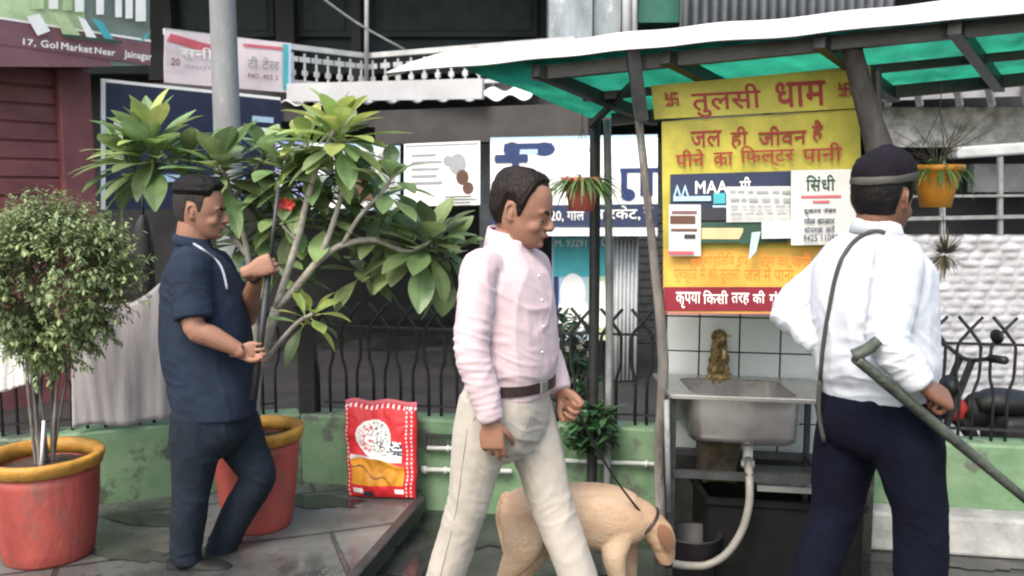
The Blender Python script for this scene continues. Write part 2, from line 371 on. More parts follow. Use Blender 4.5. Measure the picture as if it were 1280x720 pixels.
m_blk = mat('black_plastic', (.012, .012, .013), .45, .3, 6)
m_blkrub = mat('black_rubber', (.010, .008, .010), .6, .3, 6, .2, 30)
m_rust = mat('rusty_block', (.085, .065, .04), .9, .4, 14, .8, 30, patch=((.05, .07, .04), 6, .55, .1))
m_tarp = mat('grey_tarp', (.36, .34, .36), .75, .1, 5, .3, 60, stretch=(1, 1, .25), patch=((.24, .19, .18), 5, .6, .08))
m_wcloth = mat('white_cloth', (.62, .62, .62), .85, .08, 6, .3, 80)
m_tile = mat('white_tile', (.46, .49, .49), .22, .06, 3, .03, 10, patch=((.42, .44, .42), 4, .64, .1))
m_grout = mat('dark_grout', (.04, .04, .04), .9)
m_brass = mat('old_brass', (.30, .22, .10), .4, .2, 20, metal=.9)
m_garl = mat('dried_garland', (.17, .12, .045), .9, .4, 25, .8, 60, island=.5)
m_thr = mat('white_wall', (.40, .40, .42), .8, .14, 9, .4, 50, patch=((.24, .24, .25), 7, .6, .1))
m_stone = mat('grey_stone_render', (.36, .36, .35), .9, .3, 8, .7, 30, patch=((.2, .2, .19), 6, .55, .12))
m_awn = mat('grey_awning', (.24, .24, .26), .6, .2, 5, .3, 30)
m_awnlt = mat('light_corrugated', (.62, .63, .65), .5, .1, 4, .1, 20)
m_beam = mat('brown_grey_beam', (.042, .038, .038), .7, .2, 4)
m_curtain = mat('pale_curtain', (.48, .50, .52), .85, .1, 6, .2, 60)
m_tank = mat('grey_corrugated', (.20, .215, .245), .55, .15, 4, .1, 20)
m_bluegrey = mat('blue_grey_panel', (.25, .29, .32), .35, .25, 5, 0, patch=((.5, .5, .5), 6, .58, .06), stretch=(1, 1, .4))
m_gpanel = mat('green_panel', (.02, .13, .10), .5, .15)
m_glass = mat('dark_window_glass', (.010, .020, .024), .35, .3, spec=.12)
# printed colours
def ink(name, rgb, var=.06, rough=.55): return mat('print_' + name, S(rgb), rough, var, 7)
k_yel = ink('yellow', (188, 178, 70), .18); k_yel2 = ink('yellow_orange', (222, 176, 78), .14); k_red = ink('red', (150, 38, 32)); k_mar = ink('maroon', (136, 32, 52), .1)
k_wht = ink('white', (236, 236, 234), .04); k_pap = ink('paper', (196, 198, 196), .08, .85); k_nav = ink('navy', (38, 48, 78), .12); k_org = ink('orange', (214, 116, 40), .12)
k_tan = ink('tan', (200, 182, 140), .1); k_dgr = ink('dark_green', (40, 74, 58), .12); k_dk = ink('dark', (46, 46, 56), .15); k_gry = ink('grey', (150, 152, 156), .1)
k_teal = ink('teal', (70, 168, 178), .1); k_blue = ink('blue', (32, 50, 98), .12); k_lgr = ink('light_green', (186, 206, 160), .15); k_pnk = ink('pink_white', (214, 200, 204), .06)
k_rose = ink('rose', (196, 92, 104), .1); k_gg = ink('grey_green', (118, 132, 124), .12); k_mau = ink('mauve', (122, 84, 92), .1); k_brn = ink('brown', (96, 66, 52), .2); k_sred = ink('sack_red', (206, 38, 48), .08)
k_sorg = ink('sack_orange', (220, 150, 40), .2); k_lblue = ink('light_blue', (170, 200, 222), .08); k_bblk = ink('soft_black', (60, 56, 66), .1)

# ---------------------------------------------------------------- setting
bm = NB()
vs = [bm.verts.new(p) for p in ((-80, -60, -.06), (80, -60, -.06), (80, 120, -.06), (-80, 120, -.06))]; bm.faces.new(vs)
tag(obj('ground', bm, m_floor), kind='structure')
bm = NB(); vs = [bm.verts.new(p) for p in ((-40, 4.9, -.055), (-2, 5.0, -.055), (40, 4.9, -.055), (40, 9.2, -.055), (-40, 9.2, -.055))]; bm.faces.new(vs)
tag(obj('road', bm, m_road), kind='structure')
# raised slab pavement, left; its free edge runs towards the camera
e0 = PG(525, 621, .06); e1 = PG(437, 721, .06); ed = (e1 - e0); e2 = e0 + ed * 6
CX, CY = -1.14, 4.65
def lw(x, off=0.0): return CY + .37 * (x - CX) - off                 # left wing of the garden wall
bm = NB()
lst = [(e0.x, wy(e0.x, .02)), (e0.x, e0.y), (e2.x, e2.y), (-6, e2.y), (-6, lw(-6, .02)), (CX, CY - .02)]
bot = [bm.verts.new((x, y, -.2)) for x, y in lst]; top = [bm.verts.new((x, y, .06)) for x, y in lst]
bm.faces.new(top); n_ = len(lst)
for i in range(n_): bm.faces.new((bot[i], bot[(i + 1) % n_], top[(i + 1) % n_], top[i]))
tag(obj('pavement', bm, m_pave, bevel=.008), kind='structure')
bm = NB()   # edging strip of the pavement
bar(bm, V((e0.x + .01, e0.y, .028)), V((e2.x + .01, e2.y, .028)), .05, .075)
tag(obj('pavement_edge_kerb', bm, m_dsteel, bevel=.006), kind='structure')
bm = NB()   # grey kerb at the foot of the wall, right
a0, a1 = .9, 4.5
hexa(bm, (a0, wy(a0, .17), -.06), (a1, wy(a1, .17), -.06), (a1, wy(a1, .0), -.06), (a0, wy(a0, .0), -.06), (a0, wy(a0, .15), .12), (a1, wy(a1, .15), .12), (a1, wy(a1, 0), .12), (a0, wy(a0, 0), .12))
tag(obj('kerb', bm, m_conc, bevel=.015), kind='structure')

m_puddle = mat('standing_water', (.045, .046, .044), .13, .3, 6, .02, 8)
def puddle(px, py, rx, ry, z, sd, rot=0):               # thin sheet of standing water with a wandering edge
    c = PG(px, py, z); bm = NB(); n = 48; vs = []
    for i in range(n):
        th = 2 * math.pi * i / n; f = 1 + .45 * noise.noise(V((math.cos(th) * 1.3, math.sin(th) * 1.3, sd))) + .30 * noise.noise(V((math.cos(th) * 3.5, math.sin(th) * 4, sd)))
        x, y = rx * f * math.cos(th), ry * f * math.sin(th); vs.append(bm.verts.new((c.x + x * math.cos(rot) - y * math.sin(rot), c.y + x * math.sin(rot) + y * math.cos(rot), z)))
    bm.faces.new(vs); tag(obj('puddle', bm, m_puddle), kind='structure')
for i, a in enumerate(((185, 648, .26, .08), (160, 692, .22, .06), (400, 626, .24, .09))): puddle(*a, .0645 , 3.3 + i * 1.7, -.25)
for i, a in enumerate(((610, 668, .26, .16), (790, 705, .34, .14), (1225, 705, .22, .08))): puddle(*a, -.0555, 8.1 + i * 2.3, -.15)

ZW = .43                                                            # top of the green garden wall
def bumpy_wall(a, b, z0, z1, t, name, m, label):
    bm = NB(); a = V((*a, 0)); b = V((*b, 0)); d = (b - a); L = d.length; d /= L; nr = V((d.y, -d.x, 0)); nx = int(L / .06); prof = [(z0, 0), (z0 + .1, 0), (z0 + .2, 0), (z1 - .05, 0), (z1 - .012, -.002), (z1, -.014), (z1, -t + .01), (z1 - .02, -t), (z0, -t)]
    rows = []
    for i in range(nx + 1):
        p = a + d * (L * i / nx); r = []
        for z, o in prof:
            q = p + nr * o + V((0, 0, z)); r.append(bm.verts.new(q + nr * (.006 * noise.noise(q * 4)) + V((0, 0, .004 * noise.noise(q * 3)))))
        rows.append(r)
    for i in range(nx):
        for j in range(len(prof) - 1): bm.faces.new((rows[i][j], rows[i + 1][j], rows[i + 1][j + 1], rows[i][j + 1]))
    bm.faces.new(rows[0]); bm.faces.new(rows[-1])
    o = obj(name, bm, m, loc=V(((a.x + b.x) / 2, (a.y + b.y) / 2, z0))); tag(o, label, 'wall'); return o
bumpy_wall((CX, CY), (4.6, wy(4.6)), -.1, ZW, .16, 'garden_wall', m_mossy, 'low mossy green painted wall running behind the drinking water stand and the sack')
bumpy_wall((-6.2, lw(-6.2)), (CX - .004, lw(CX - .004)), -.1, ZW, .16, 'garden_wall', m_green, 'low green painted wall behind the big potted shrub and the guard')

# ---------------------------------------------------------------- iron fence on the wall
def fence(name, label, pts_fn, x0, x1, pitch, post_at=None):
    t = thing(name, label, 'fence', (pts_fn(x0).x, pts_fn(x0).y, ZW))
    O = V(t.location); bm = NB()
    for z in (ZW + .47, ZW + .055):
        p = pts_fn(x0); q = pts_fn(x1); bar(bm, V((p.x, p.y, z)) - O, V((q.x, q.y, z)) - O, .014, .012)
    obj('rail', bm, m_iron, t)
    d = (pts_fn(x1) - pts_fn(x0)); L = d.length; d.normalize(); n = int(L / pitch)
    for i in range(n + 1):
        c = pts_fn(x0) + d * (pitch * i); bm = NB()
        for s in (-1, 1):
            j = .004 * rng.uniform(-1, 1); k = s
            prof = [(.032, -.02), (.032, .2), (.034, .24), (.052, .30), (.055, .34), (.055, .45), (.048, .475), (0.0, .54), (-.052, .60)]
            pts = [c + d * (k * u + j) + V((0, 0, ZW + z)) + V((0, 1, 0)) * (.004 * s) - O for u, z in prof]
            tube(bm, pts, .0085, n=6, sub=1)
        obj('picket', bm, m_iron, t, smooth=True)
    return t
fence('iron_fence', 'black iron fence with crossed tops on the wall behind the drinking water stand', lambda x: V((x, wy(x, -.08), 0)), CX + .12, 3.0, .155)
fence('iron_fence', 'black iron fence partly covered by white cloth and a grey sheet behind the potted shrub', lambda x: V((x, lw(x, -.08), 0)), -3.2, CX - .14, .155)
bm = NB(); p = PW(383, 500, -.08); box(bm, (-.045, -.045, 0), (.045, .045, .58)); box(bm, (-.055, -.055, .58), (.055, .055, .6))
o = obj('fence_post', bm, m_iron, bevel=.004); o.location = (CX + .03, CY + .06, ZW - .01); tag(o, 'square black fence post where the two runs of fence meet', 'post')

# grey sheet and white cloth hung over the left fence
def drape(name, x0, x1, ztop, zbot, m, label, cat, seed, fn=lw, waves=5, amp=.022):
    bm = NB(); nx, nz = 46, 22; g = []
    for i in range(nx + 1):
        r = []
        for k in range(nz + 1):
            u = i / nx; v = k / nz; x = x0 + (x1 - x0) * u; zt = ztop(u); z = zt + (zbot(u) - zt) * v
            f = amp * (.35 + .65 * v) * (noise.noise(V((u * waves, v * 1.2, seed))) + .5 * noise.noise(V((u * waves * 2.3, v * 2, seed + 4))))
            r.append(bm.verts.new((x, fn(x, -.055) - .045 - f - .02 * (v ** .5), z)))
        g.append(r)
    for i in range(nx):
        for k in range(nz): bm.faces.new((g[i][k], g[i + 1][k], g[i + 1][k + 1], g[i][k + 1]))
    me_loc = V(((x0 + x1) / 2, fn((x0 + x1) / 2), zbot(.5)))
    o = obj(name, bm, m, smooth=True, loc=me_loc); md = o.modifiers.new('s', 'SOLIDIFY'); md.thickness = .006
    tag(o, label, cat); return o
def xl(px):                                             # x on the left wing seen at pixel column px
    d = ray(px, 450); b = .37; a = CY - .37 * CX; t = a / (d.y - b * d.x); return d.x * t
drape('grey_sheet', xl(88), xl(214), lambda u: .98 + .20 * u + .03 * math.sin(u * 7), lambda u: .46 + .01 * math.sin(9 * u), m_tarp, 'faded grey plastic sheet hung over the fence between potted shrub and guard', 'sheet', 2.0)
drape('white_cloth', xl(-60), xl(38), lambda u: 1.02 - .02 * u - .05 * max(0, u - .8) * 5, lambda u: .68 + .015 * math.sin(8 * u), m_wcloth, 'white cloth hung over the fence beside the potted shrub', 'cloth', 7.0, waves=6)

# ---------------------------------------------------------------- things behind the fence, far to near
FY = 9.5
sb = thing('shop_building', 'two storey shop building with dark balcony and dim open shop fronts behind the fence', 'building', (0, FY, -.06))
def part(name, m, bm, **k):
    o = obj(name, bm, m, sb, **k); o.matrix_parent_inverse = Matrix.Translation(-V(sb.location)); return o
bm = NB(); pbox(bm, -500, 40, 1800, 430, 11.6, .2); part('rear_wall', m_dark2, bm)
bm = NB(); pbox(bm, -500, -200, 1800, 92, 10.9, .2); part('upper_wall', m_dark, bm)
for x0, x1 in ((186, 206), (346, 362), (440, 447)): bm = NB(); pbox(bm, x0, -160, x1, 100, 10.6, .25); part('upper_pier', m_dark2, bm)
for x0, x1 in ((215, 338), (372, 436), (470, 672)):
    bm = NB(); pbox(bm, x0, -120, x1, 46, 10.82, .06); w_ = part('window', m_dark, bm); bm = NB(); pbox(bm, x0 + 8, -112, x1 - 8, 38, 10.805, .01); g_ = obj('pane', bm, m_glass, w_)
bm = NB(); pbox(bm, 186, 104, 1500, 150, 8.75, 3.0); part('balcony_slab', m_beam, bm)
bm = NB(); pbox(bm, -400, -220, 1700, -160, 8.9, 2.5); part('roof_slab', m_beam, bm)
for x0, x1 in ((600, 612), (1118, 1140), (905, 925)):
    bm = NB(); pbox(bm, x0, 120, x1, 428, 9.3, .25); part('pillar', m_conc, bm)
bm = NB(); pbox(bm, 686, -130, 742, 52, 9.0, .5); part('blue_grey_pier', m_bluegrey, bm)
bm = NB(); pbox(bm, 742, -130, 778, 50, 9.1, .5); part('blue_grey_pier', m_bluegrey, bm)
bm = NB(); pbox(bm, 798, -130, 852, 28, 9.2, .3); part('green_panel', m_gpanel, bm)
bm = NB(); p = P(783, 60, 8.9); q = P(784, -130, 8.9); tube(bm, [p, q], .045, n=10, sub=1); p = P(793, 60, 8.92); q = P(793, -130, 8.92); tube(bm, [p, q], .03, n=10, sub=1); part('downpipe', m_white, bm, smooth=True)
bm = NB()                                               # corrugated grey cladding above the stand
p0 = P(852, 0, 8.8); p1 = P(1120, 0, 8.8); za = 2.9; zb = 4.9; nx = 110; pr = None
for i in range(nx + 1):
    x = p0.x + (p1.x - p0.x) * i / nx; y = 8.8 + .03 * math.cos(i * 2 * math.pi / 5)
    c = (bm.verts.new((x, y, za)), bm.verts.new((x, y, zb)), bm.verts.new((x, y + .03, za)), bm.verts.new((x, y + .03, zb)))
    if pr: bm.faces.new((pr[0], c[0], c[1], pr[1])); bm.faces.new((pr[2], pr[3], c[3], c[2])); bm.faces.new((pr[0], pr[2], c[2], c[0])); bm.faces.new((pr[1], c[1], c[3], pr[3]))
    pr = c
part('corrugated_cladding', m_tank, bm, smooth=True)
bm = NB()                                               # shuttered bay beside the kiosk
for i in range(26): z = -.06 + i * .085; a = P(795, 400, 9.25); b = P(905, 400, 9.25); box(bm, (a.x, 9.25 + .008 * (i % 2), z), (b.x, 9.31, z + .075))
part('roller_shutter', m_dsteel, bm)

br_ = thing('balcony_railing', 'white balcony railing with spear topped bars along the dark upper floor', 'railing', (P(458, 70, FY).x, FY - .2, 2.7))
A_ = P(205, 36, 7.9); B_ = P(458, 70, 9.3); C_ = P(720, 44, 8.3)
for nm, m_, zr in (('rail', m_wdirty, 0), ):
    bm = NB()
    for a, b in ((A_, B_), (B_, C_)):
        b2 = V((b.x, b.y, a.z)); 
        bar(bm, V((a.x, a.y, B_.z)), V((b.x, b.y, B_.z)), .05); bar(bm, V((a.x, a.y, B_.z - .33)), V((b.x, b.y, B_.z - .33)), .035)
    o = obj('rail', bm, m_, br_); o.matrix_parent_inverse = Matrix.Translation(-V(br_.location))
for a, b, n in ((A_, B_, 16), (B_, C_, 15)):
    for i in range(n):
        t = (i + .5) / n; x = a.x + (b.x - a.x) * t; y = a.y + (b.y - a.y) * t; z = B_.z; bm = NB()
        tube(bm, [(x, y, z - .36), (x, y, z - .05)], .013, n=6, sub=1); hw = .055
        dd = (b - a); dd.z = 0; dd.normalize(); bar(bm, V((x, y, z - .11)) - dd * hw, V((x, y, z - .11)) + dd * hw, .02, .05); bar(bm, V((x, y, z - .24)) - dd * hw * .5, V((x, y, z - .24)) + dd * hw * .5, .02, .05)
        o = obj('baluster', bm, m_wdirty, br_); o.matrix_parent_inverse = Matrix.Translation(-V(br_.location))
bm = NB(); p = P(458, 104, 9.2); q = P(459, -150, 9.2); tube(bm, [p, q], .022, n=8, sub=1)
tag(obj('balcony_pole', bm, m_wdirty, smooth=True, loc=V(p)), 'thin white pole standing at the inner corner of the balcony railing', 'pole')
bm = NB(); tube(bm, [P(385, -16, 8.6), P(445, 28, 8.8), P(506, 62, 9.0)], .012, n=6)
tag(obj('overhead_wire', bm, m_gsteel, smooth=True, loc=V(P(506, 62, 9.0))), 'thin wire slanting down across the dark balcony to the railing', 'wire')

# shop awning: white fascia, wavy sheet, beam
aw = thing('shop_awning', 'shop awning with white front strip, wavy sheet edge and grey brown beam below the balcony', 'awning', (P(560, 150, 8).x, 8.3, 2.0))
def apart(name, m, bm, **k):
    o = obj(name, bm, m, aw, **k); o.matrix_parent_inverse = Matrix.Translation(-V(aw.location)); return o
bm = NB(); a = P(360, 116, 8.5); b = P(604, 111, 7.6); bar(bm, a, b, .04, .17); apart('fascia', m_fascia, bm)
bm = NB(); a = P(350, 130, 8.5); b = P(664, 122, 7.6); n = 150; pr = None; back = V((.1, 1.5, .28))
for i in range(n + 1):
    p = a.lerp(b, i / n) + V((0, 0, .026 * math.sin(i * 2 * math.pi / 15))); c = (bm.verts.new(p), bm.verts.new(p + back), bm.verts.new(p + V((0, 0, .012))), bm.verts.new(p + back + V((0, 0, .012))))
    if pr: bm.faces.new((pr[0], c[0], c[1], pr[1])); bm.faces.new((pr[2], pr[3], c[3], c[2])); bm.faces.new((pr[0], pr[2], c[2], c[0]))
    pr = c
apart('wavy_sheet', m_awnlt, bm, smooth=True)
bm = NB(); a = P(478, 161, 8.2); b = P(740, 153, 7.6); bar(bm, a, b, .3, .30); apart('beam', m_beam, bm)
bm = NB(); a = P(340, 143, 8.7); b = P(478, 152, 8.3); bar(bm, a, b, .2, .12); apart('beam', m_beam, bm)

# left wing: maroon shop with shutter, banner above
ms = thing('maroon_shop', 'maroon painted shop front with roller shutter and jutting lintel at the street side', 'building', (P(60, 300, 7).x, 7, -.06))
def mpart(name, m, bm, **k):
    o = obj(name, bm, m, ms, **k); o.matrix_parent_inverse = Matrix.Translation(-V(ms.location)); return o
q0 = P(-170, 300, 5.9); q1 = P(127, 300, 7.2)
def ml(px, Y0=5.9, x0=-170, x1=127, Y1=7.2):            # plan point on the maroon front at pixel column px
    d = ray(px, 300); A = V((q0.x, q0.y)); B = V((q1.x, q1.y)); sl = (B.y - A.y) / (B.x - A.x); ic = A.y - sl * A.x; t = ic / (d.y - sl * d.x); return d.x * t, d.y * t
def zat(px, py, xy): return P(px, py, xy[1]).z
c0, c1 = ml(84), ml(124); zl = zat(100, 84, c0)
bm = NB(); slab(bm, c0, c1, -.06, zl - .002, .4); mpart('column', m_maroon, bm, bevel=.01)
bm = NB(); a = ml(-170); b = ml(126); n_ = V((.3, -.95)).normalized(); slab(bm, (a[0] + n_.x * .12, a[1] + n_.y * .12), (b[0] + n_.x * .12, b[1] + n_.y * .12), zl, zl + .19, .6); mpart('lintel', m_maroon, bm, bevel=.01)
bm = NB(); a = ml(-170); b = ml(83); z = 1.46; k = 0
while z < zl - .02:
    slab(bm, (a[0], a[1] + .10 + .02 * (k % 2) * 0), (b[0], b[1] + .10), z, min(z + .122, zl - .004), .03); slab(bm, (a[0], a[1] + .125), (b[0], b[1] + .125), z + .1221, z + .1399, .03); z += .14; k += 1
mpart('roller_shutter', m_shut, bm, bevel=.006)
bm = NB(); slab(bm, (a[0], a[1] + .05), (b[0], b[1] + .05), 1.3, 1.455, .06); mpart('bottom_rail', m_maroon, bm)
bm = NB(); slab(bm, (a[0], a[1] + .046), (ml(74)[0], ml(74)[1] + .046), 1.37, 1.452, .004); mpart('gold_motif', m_gold, bm)
bm = NB(); slab(bm, (a[0], a[1] + .2), (b[0], b[1] + .2), -.06, 1.299, .1); mpart('plinth', m_maroon, bm)

def P4(c, Ys):                                          # board corners: bl br tr tl pixels and depths
    return [P(c[i][0], c[i][1], Ys[i]) for i in range(4)]
wv = lambda s, a, fu=2.2, fv=1.1: (lambda u, v: a * noise.noise(V((u * fu + s, v * fv, s * 3.7))))
B = Board(*P4(((-150, 34), (187, 82), (187, -56), (-150, -120)), (5.7, 7.15, 7.15, 5.7)), px=None, wave=wv(1.3, .010)); B.ls = .0035
def bx(px): return (px + 150) / 337
B.base(k_gg, 16, 8)
def by(px, py):
    u = bx(px); yt = -120 + u * 64; yb = 34 + u * 48; return (yb - py) / (yb - yt)
def br4(x0, y0, x1, y1, m): B.grid([(bx(x0), by(x0, y1)), (bx(x1), by(x1, y1)), (bx(x1), by(x1, y0)), (bx(x0), by(x0, y0))], m, 4, 2)
br4(-150, -30, 90, 46, k_lgr); br4(-150, 34, 187, 82, k_gg); br4(-150, 48, 126, 82, k_mau)
B.grid([(bx(-150), 0), (bx(187), 0), (bx(187), .215), (bx(-150), .215)], k_mau, 12, 2)
B.grid([(bx(-150), .215), (bx(187), .215), (bx(187), .235), (bx(-150), .235)], k_wht, 12, 1)
for x0, x1, y1, m in ((18, 34, 8, k_lgr), (40, 52, 8, k_wht), (58, 70, 10, k_lgr), (74, 86, 12, k_wht), (103, 114, 16, k_wht), (130, 140, 20, k_wht), (145, 156, 22, k_wht), (160, 176, 26, k_wht)): br4(x0, -34, x1, y1, m)
def bpoly(pts, m): B.lay += 1; i = B.mi(m); B.bm.faces.new([B.bm.verts.new(B.pt(bx(x), by(x, y), B.lay * B.ls)) for x, y in pts]).material_index = i
bpoly([(10, 18), (26, 14), (40, 36), (24, 42)], k_wht); bpoly([(44, 13), (60, 16), (80, 42), (56, 40)], k_lgr); bpoly([(76, 18), (86, 22), (102, 46), (88, 44)], k_wht)
bpoly([(95, 20), (110, 26), (126, 48), (112, 46)], k_teal); bpoly([(162, 54), (172, 44), (183, 38), (174, 48)], k_teal); bpoly([(54, 40), (138, 50), (138, 54), (54, 44)], k_dgr)
for t, x0, x1, h in (('17,', 4, 20, 9), ('Gol', 26, 48, 10), ('Market', 52, 94, 10), ('Near', 97, 126, 9), ('Jainagar', 139, 181, 10)):
    vs_, fs_ = textmesh(t, .03); ax = min(v[0] for v in vs_); bx_ = max(v[0] for v in vs_); B.lay += 1; i = B.mi(k_wht); nv = []
    for vx, vy, vz in vs_:
        X = x0 + (x1 - x0) * (vx - ax) / (bx_ - ax); Yp = 54.0 + (X - 10) * .125 - vy * h * 1.25; nv.append(B.bm.verts.new(B.pt(bx(X), by(X, Yp), B.lay * B.ls + vz)))
    for f in fs_: B.bm.faces.new([nv[k] for k in f]).material_index = i
tag(B.done('shop_banner'), 'green and white printed banner with an address line above the maroon shop', 'banner')

B = Board(*P4(((206, 103), (364, 116), (364, 54), (206, 38)), (7.75, 8.6, 8.6, 7.75)), wave=wv(4.1, .014, 3, 1.5)); B.ls = .0035; B.base(k_pnk, 14, 6)
U = lambda x: (x - 206) / 158
def b2(x0, v0, x1, v1, m): B.grid([(U(x0), v0), (U(x1), v0), (U(x1), v1), (U(x0), v1)], m, 4, 2)
B.grid([(U(208), .80), (U(262), .62), (U(262), .8), (U(212), .95)], k_rose, 3, 1); b2(300, .84, 352, .9, k_rose); b2(352, .04, 359, .96, k_teal); b2(359, .02, 363, .98, k_lblue)
for t, x0, v0, x1, v1, m in (('सनी', 222, .52, 262, .74, k_wht), ('टी', 304, .42, 318, .66, k_gry), ('टेल', 322, .42, 346, .66, k_gry), ('20', 212, .34, 222, .48, k_mau), ('MARKET', 228, .30, 258, .38, k_gry), ('NO. 455 2', 304, .22, 344, .32, k_mau)):
    vs_, fs_ = textmesh(t, .03); ax = min(v[0] for v in vs_); bb = max(v[0] for v in vs_); ay = min(v[1] for v in vs_); ab = max(v[1] for v in vs_); B.lay += 1; i = B.mi(m)
    nv = [B.bm.verts.new(B.pt(U(x0) + (U(x1) - U(x0)) * (a - ax) / (bb - ax), v0 + (v1 - v0) * (c - ay) / (ab - ay), B.lay * B.ls + vz)) for a, c, vz in vs_]
    for f in fs_: B.bm.faces.new([nv[k] for k in f]).material_index = i
tag(B.done('shop_banner'), 'pale pink weathered banner with a teal edge tied to the balcony behind the concrete pole', 'banner')

B = Board(*P4(((126, 262), (352, 262), (352, 122), (126, 98)), (7.3, 8.5, 8.5, 7.3)), px=(126, 98, 352, 262)); k_dblue = ink('dull_blue', (30, 38, 66), .2); B.base(k_dblue)
B.rect(126, 98, 131, 262, k_wht); B.rect(131, 98, 350, 102, k_wht); B.rect(140, 150, 165, 158, k_wht); B.rect(310, 128, 340, 136, k_lblue); B.rect(310, 144, 345, 150, k_wht); B.rect(136, 190, 165, 196, k_lblue); B.rect(170, 215, 300, 225, k_lblue)
tag(B.done('blue_signboard'), 'dark blue signboard with white border behind the leaves over the guard', 'signboard')

bm = NB(); p = P(292, 400, 5.9); tube(bm, [(p.x, 5.9, -.1), (p.x, 5.9, 2.6), (p.x - .01, 5.9, 5.6)], [.098, .084, .072], n=20)
tag(obj('utility_pole', bm, m_pole, smooth=True, loc=V((p.x, 5.9, -.06))), 'grey concrete utility pole rising behind the plumeria leaves', 'pole')

# centre: notice, white and blue signboard, poster, curtain
B = Board(*P4(((505, 258), (600, 256), (600, 176), (505, 180)), (7.5,) * 4), px=(505, 176, 600, 258)); B.base(k_wht)
B.rect(507, 178, 598, 181, k_gry)
for cx, cy, rx, ry in ((572, 205, 11, 14), (578, 222, 8, 10), (560, 200, 6, 7), (585, 236, 7, 8)): B.disc(cx, cy, rx, ry, k_brn if cy > 210 else k_gry, 14, .5)
for i in range(5): B.rect(514, 190 + i * 9, 545 + (i * 7) % 10, 193 + i * 9, k_gry)
for i, wdt in enumerate((40, 46, 38)): B.rect(556, 246 + i * 4, 556 + wdt - 6, 247.5 + i * 4, k_dk)
tag(B.done('notice_board'), 'white notice with a faded brown picture left of the grey pillar', 'notice')
B = Board(*P4(((613, 284), (822, 282), (822, 168), (613, 172)), (7.45,) * 4), px=(613, 168, 822, 284)); B.base(k_wht)
B.rect(613, 168, 822, 172, k_lblue); B.rect(630, 176, 690, 188, k_blue); B.disc(640, 184, 11, 10, k_blue); B.disc(680, 184, 14, 9, k_blue); B.rect(650, 184, 672, 190, k_lblue)
B.rect(775, 210, 822, 216, k_blue); B.rect(800, 216, 816, 246, k_blue); B.rect(776, 216, 784, 240, k_blue)
B.disc(785, 244, 9, 8, k_blue); B.text('ट', 618, 190, 660, 255, k_blue, .03); B.rect(613, 256, 822, 284, k_nav)
B.text('20, गोल', 688, 260, 730, 278, k_wht, .012); B.text('मारकेट,', 742, 258, 800, 277, k_wht, .012); B.text('गु', 804, 260, 816, 278, k_wht, .012)
tag(B.done('white_signboard'), 'white signboard with blue lettering and a navy address strip behind the man in pink', 'signboard')
B = Board(*P4(((344, 268), (500, 262), (500, 182), (344, 176)), (7.9, 7.6, 7.6, 7.9)), px=(344, 179, 500, 265)); B.base(k_lblue); lav = ink('lavender', (126, 132, 176), .12)
B.rect(344, 179, 384, 265, lav); B.rect(348, 184, 366, 206, k_wht); B.rect(386, 182, 430, 262, k_wht); B.rect(432, 182, 498, 262, k_pap)
for x0, y0, x1, y1, m in ((390, 190, 424, 198, k_gry), (392, 204, 418, 212, k_lblue), (390, 220, 426, 250, k_gg), (438, 188, 470, 214, k_gg), (474, 190, 494, 232, k_gry), (440, 222, 468, 252, k_brn), (350, 214, 378, 220, k_wht), (352, 228, 372, 232, k_wht), (476, 240, 492, 256, k_lblue)): B.rect(x0, y0, x1, y1, m)
tag(B.done('shop_signboard'), 'pale lavender and white shop board with faded pictures behind the plumeria branches', 'signboard')
bm = NB(); pbox(bm, 613, 285, 822, 295, 7.4, .3); tag(obj('shop_ledge', bm, m_white, loc=V(P(720, 295, 7.4))), 'white ledge under the signboard with blue lettering', 'ledge')
B = Board(*P4(((690, 425), (768, 425), (768, 292), (690, 292)), (7.75,) * 4), px=(690, 292, 768, 425)); B.base(k_lblue); B.rect(692, 294, 766, 318, k_teal); B.text('M. 93291', 694, 299, 733, 308, k_wht, .012); B.text('01', 752, 297, 764, 308, k_wht, .012)
B.rect(692, 318, 766, 345, k_teal); B.disc(716, 365, 16, 24, k_wht, 16, .2); B.disc(716, 392, 20, 26, k_wht, 16, .2); B.rect(735, 345, 766, 425, k_lgr); B.rect(692, 345, 698, 420, k_blue); B.disc(752, 380, 9, 30, k_wht, 14, .3)
tag(B.done('shop_poster'), 'teal and white shop poster standing behind the thin dark posts', 'poster')
bm = NB(); nx = 30; g = []
for i in range(nx + 1):
    x = P(768, 300, 7.7).x + (P(798, 300, 7.7).x - P(768, 300, 7.7).x) * i / nx; y = 7.7 + .03 * math.sin(i * 1.3); g.append((bm.verts.new((x, y, -.04)), bm.verts.new((x, y, P(780, 296, 7.7).z))))
for i in range(nx): bm.faces.new((g[i][0], g[i + 1][0], g[i + 1][1], g[i][1]))
o = obj('curtain', bm, m_curtain, smooth=True, loc=V((P(783, 300, 7.7).x, 7.7, -.04))); o.modifiers.new('s', 'SOLIDIFY').thickness = .006; tag(o, 'pale grey curtain hanging beside the teal shop poster', 'curtain')

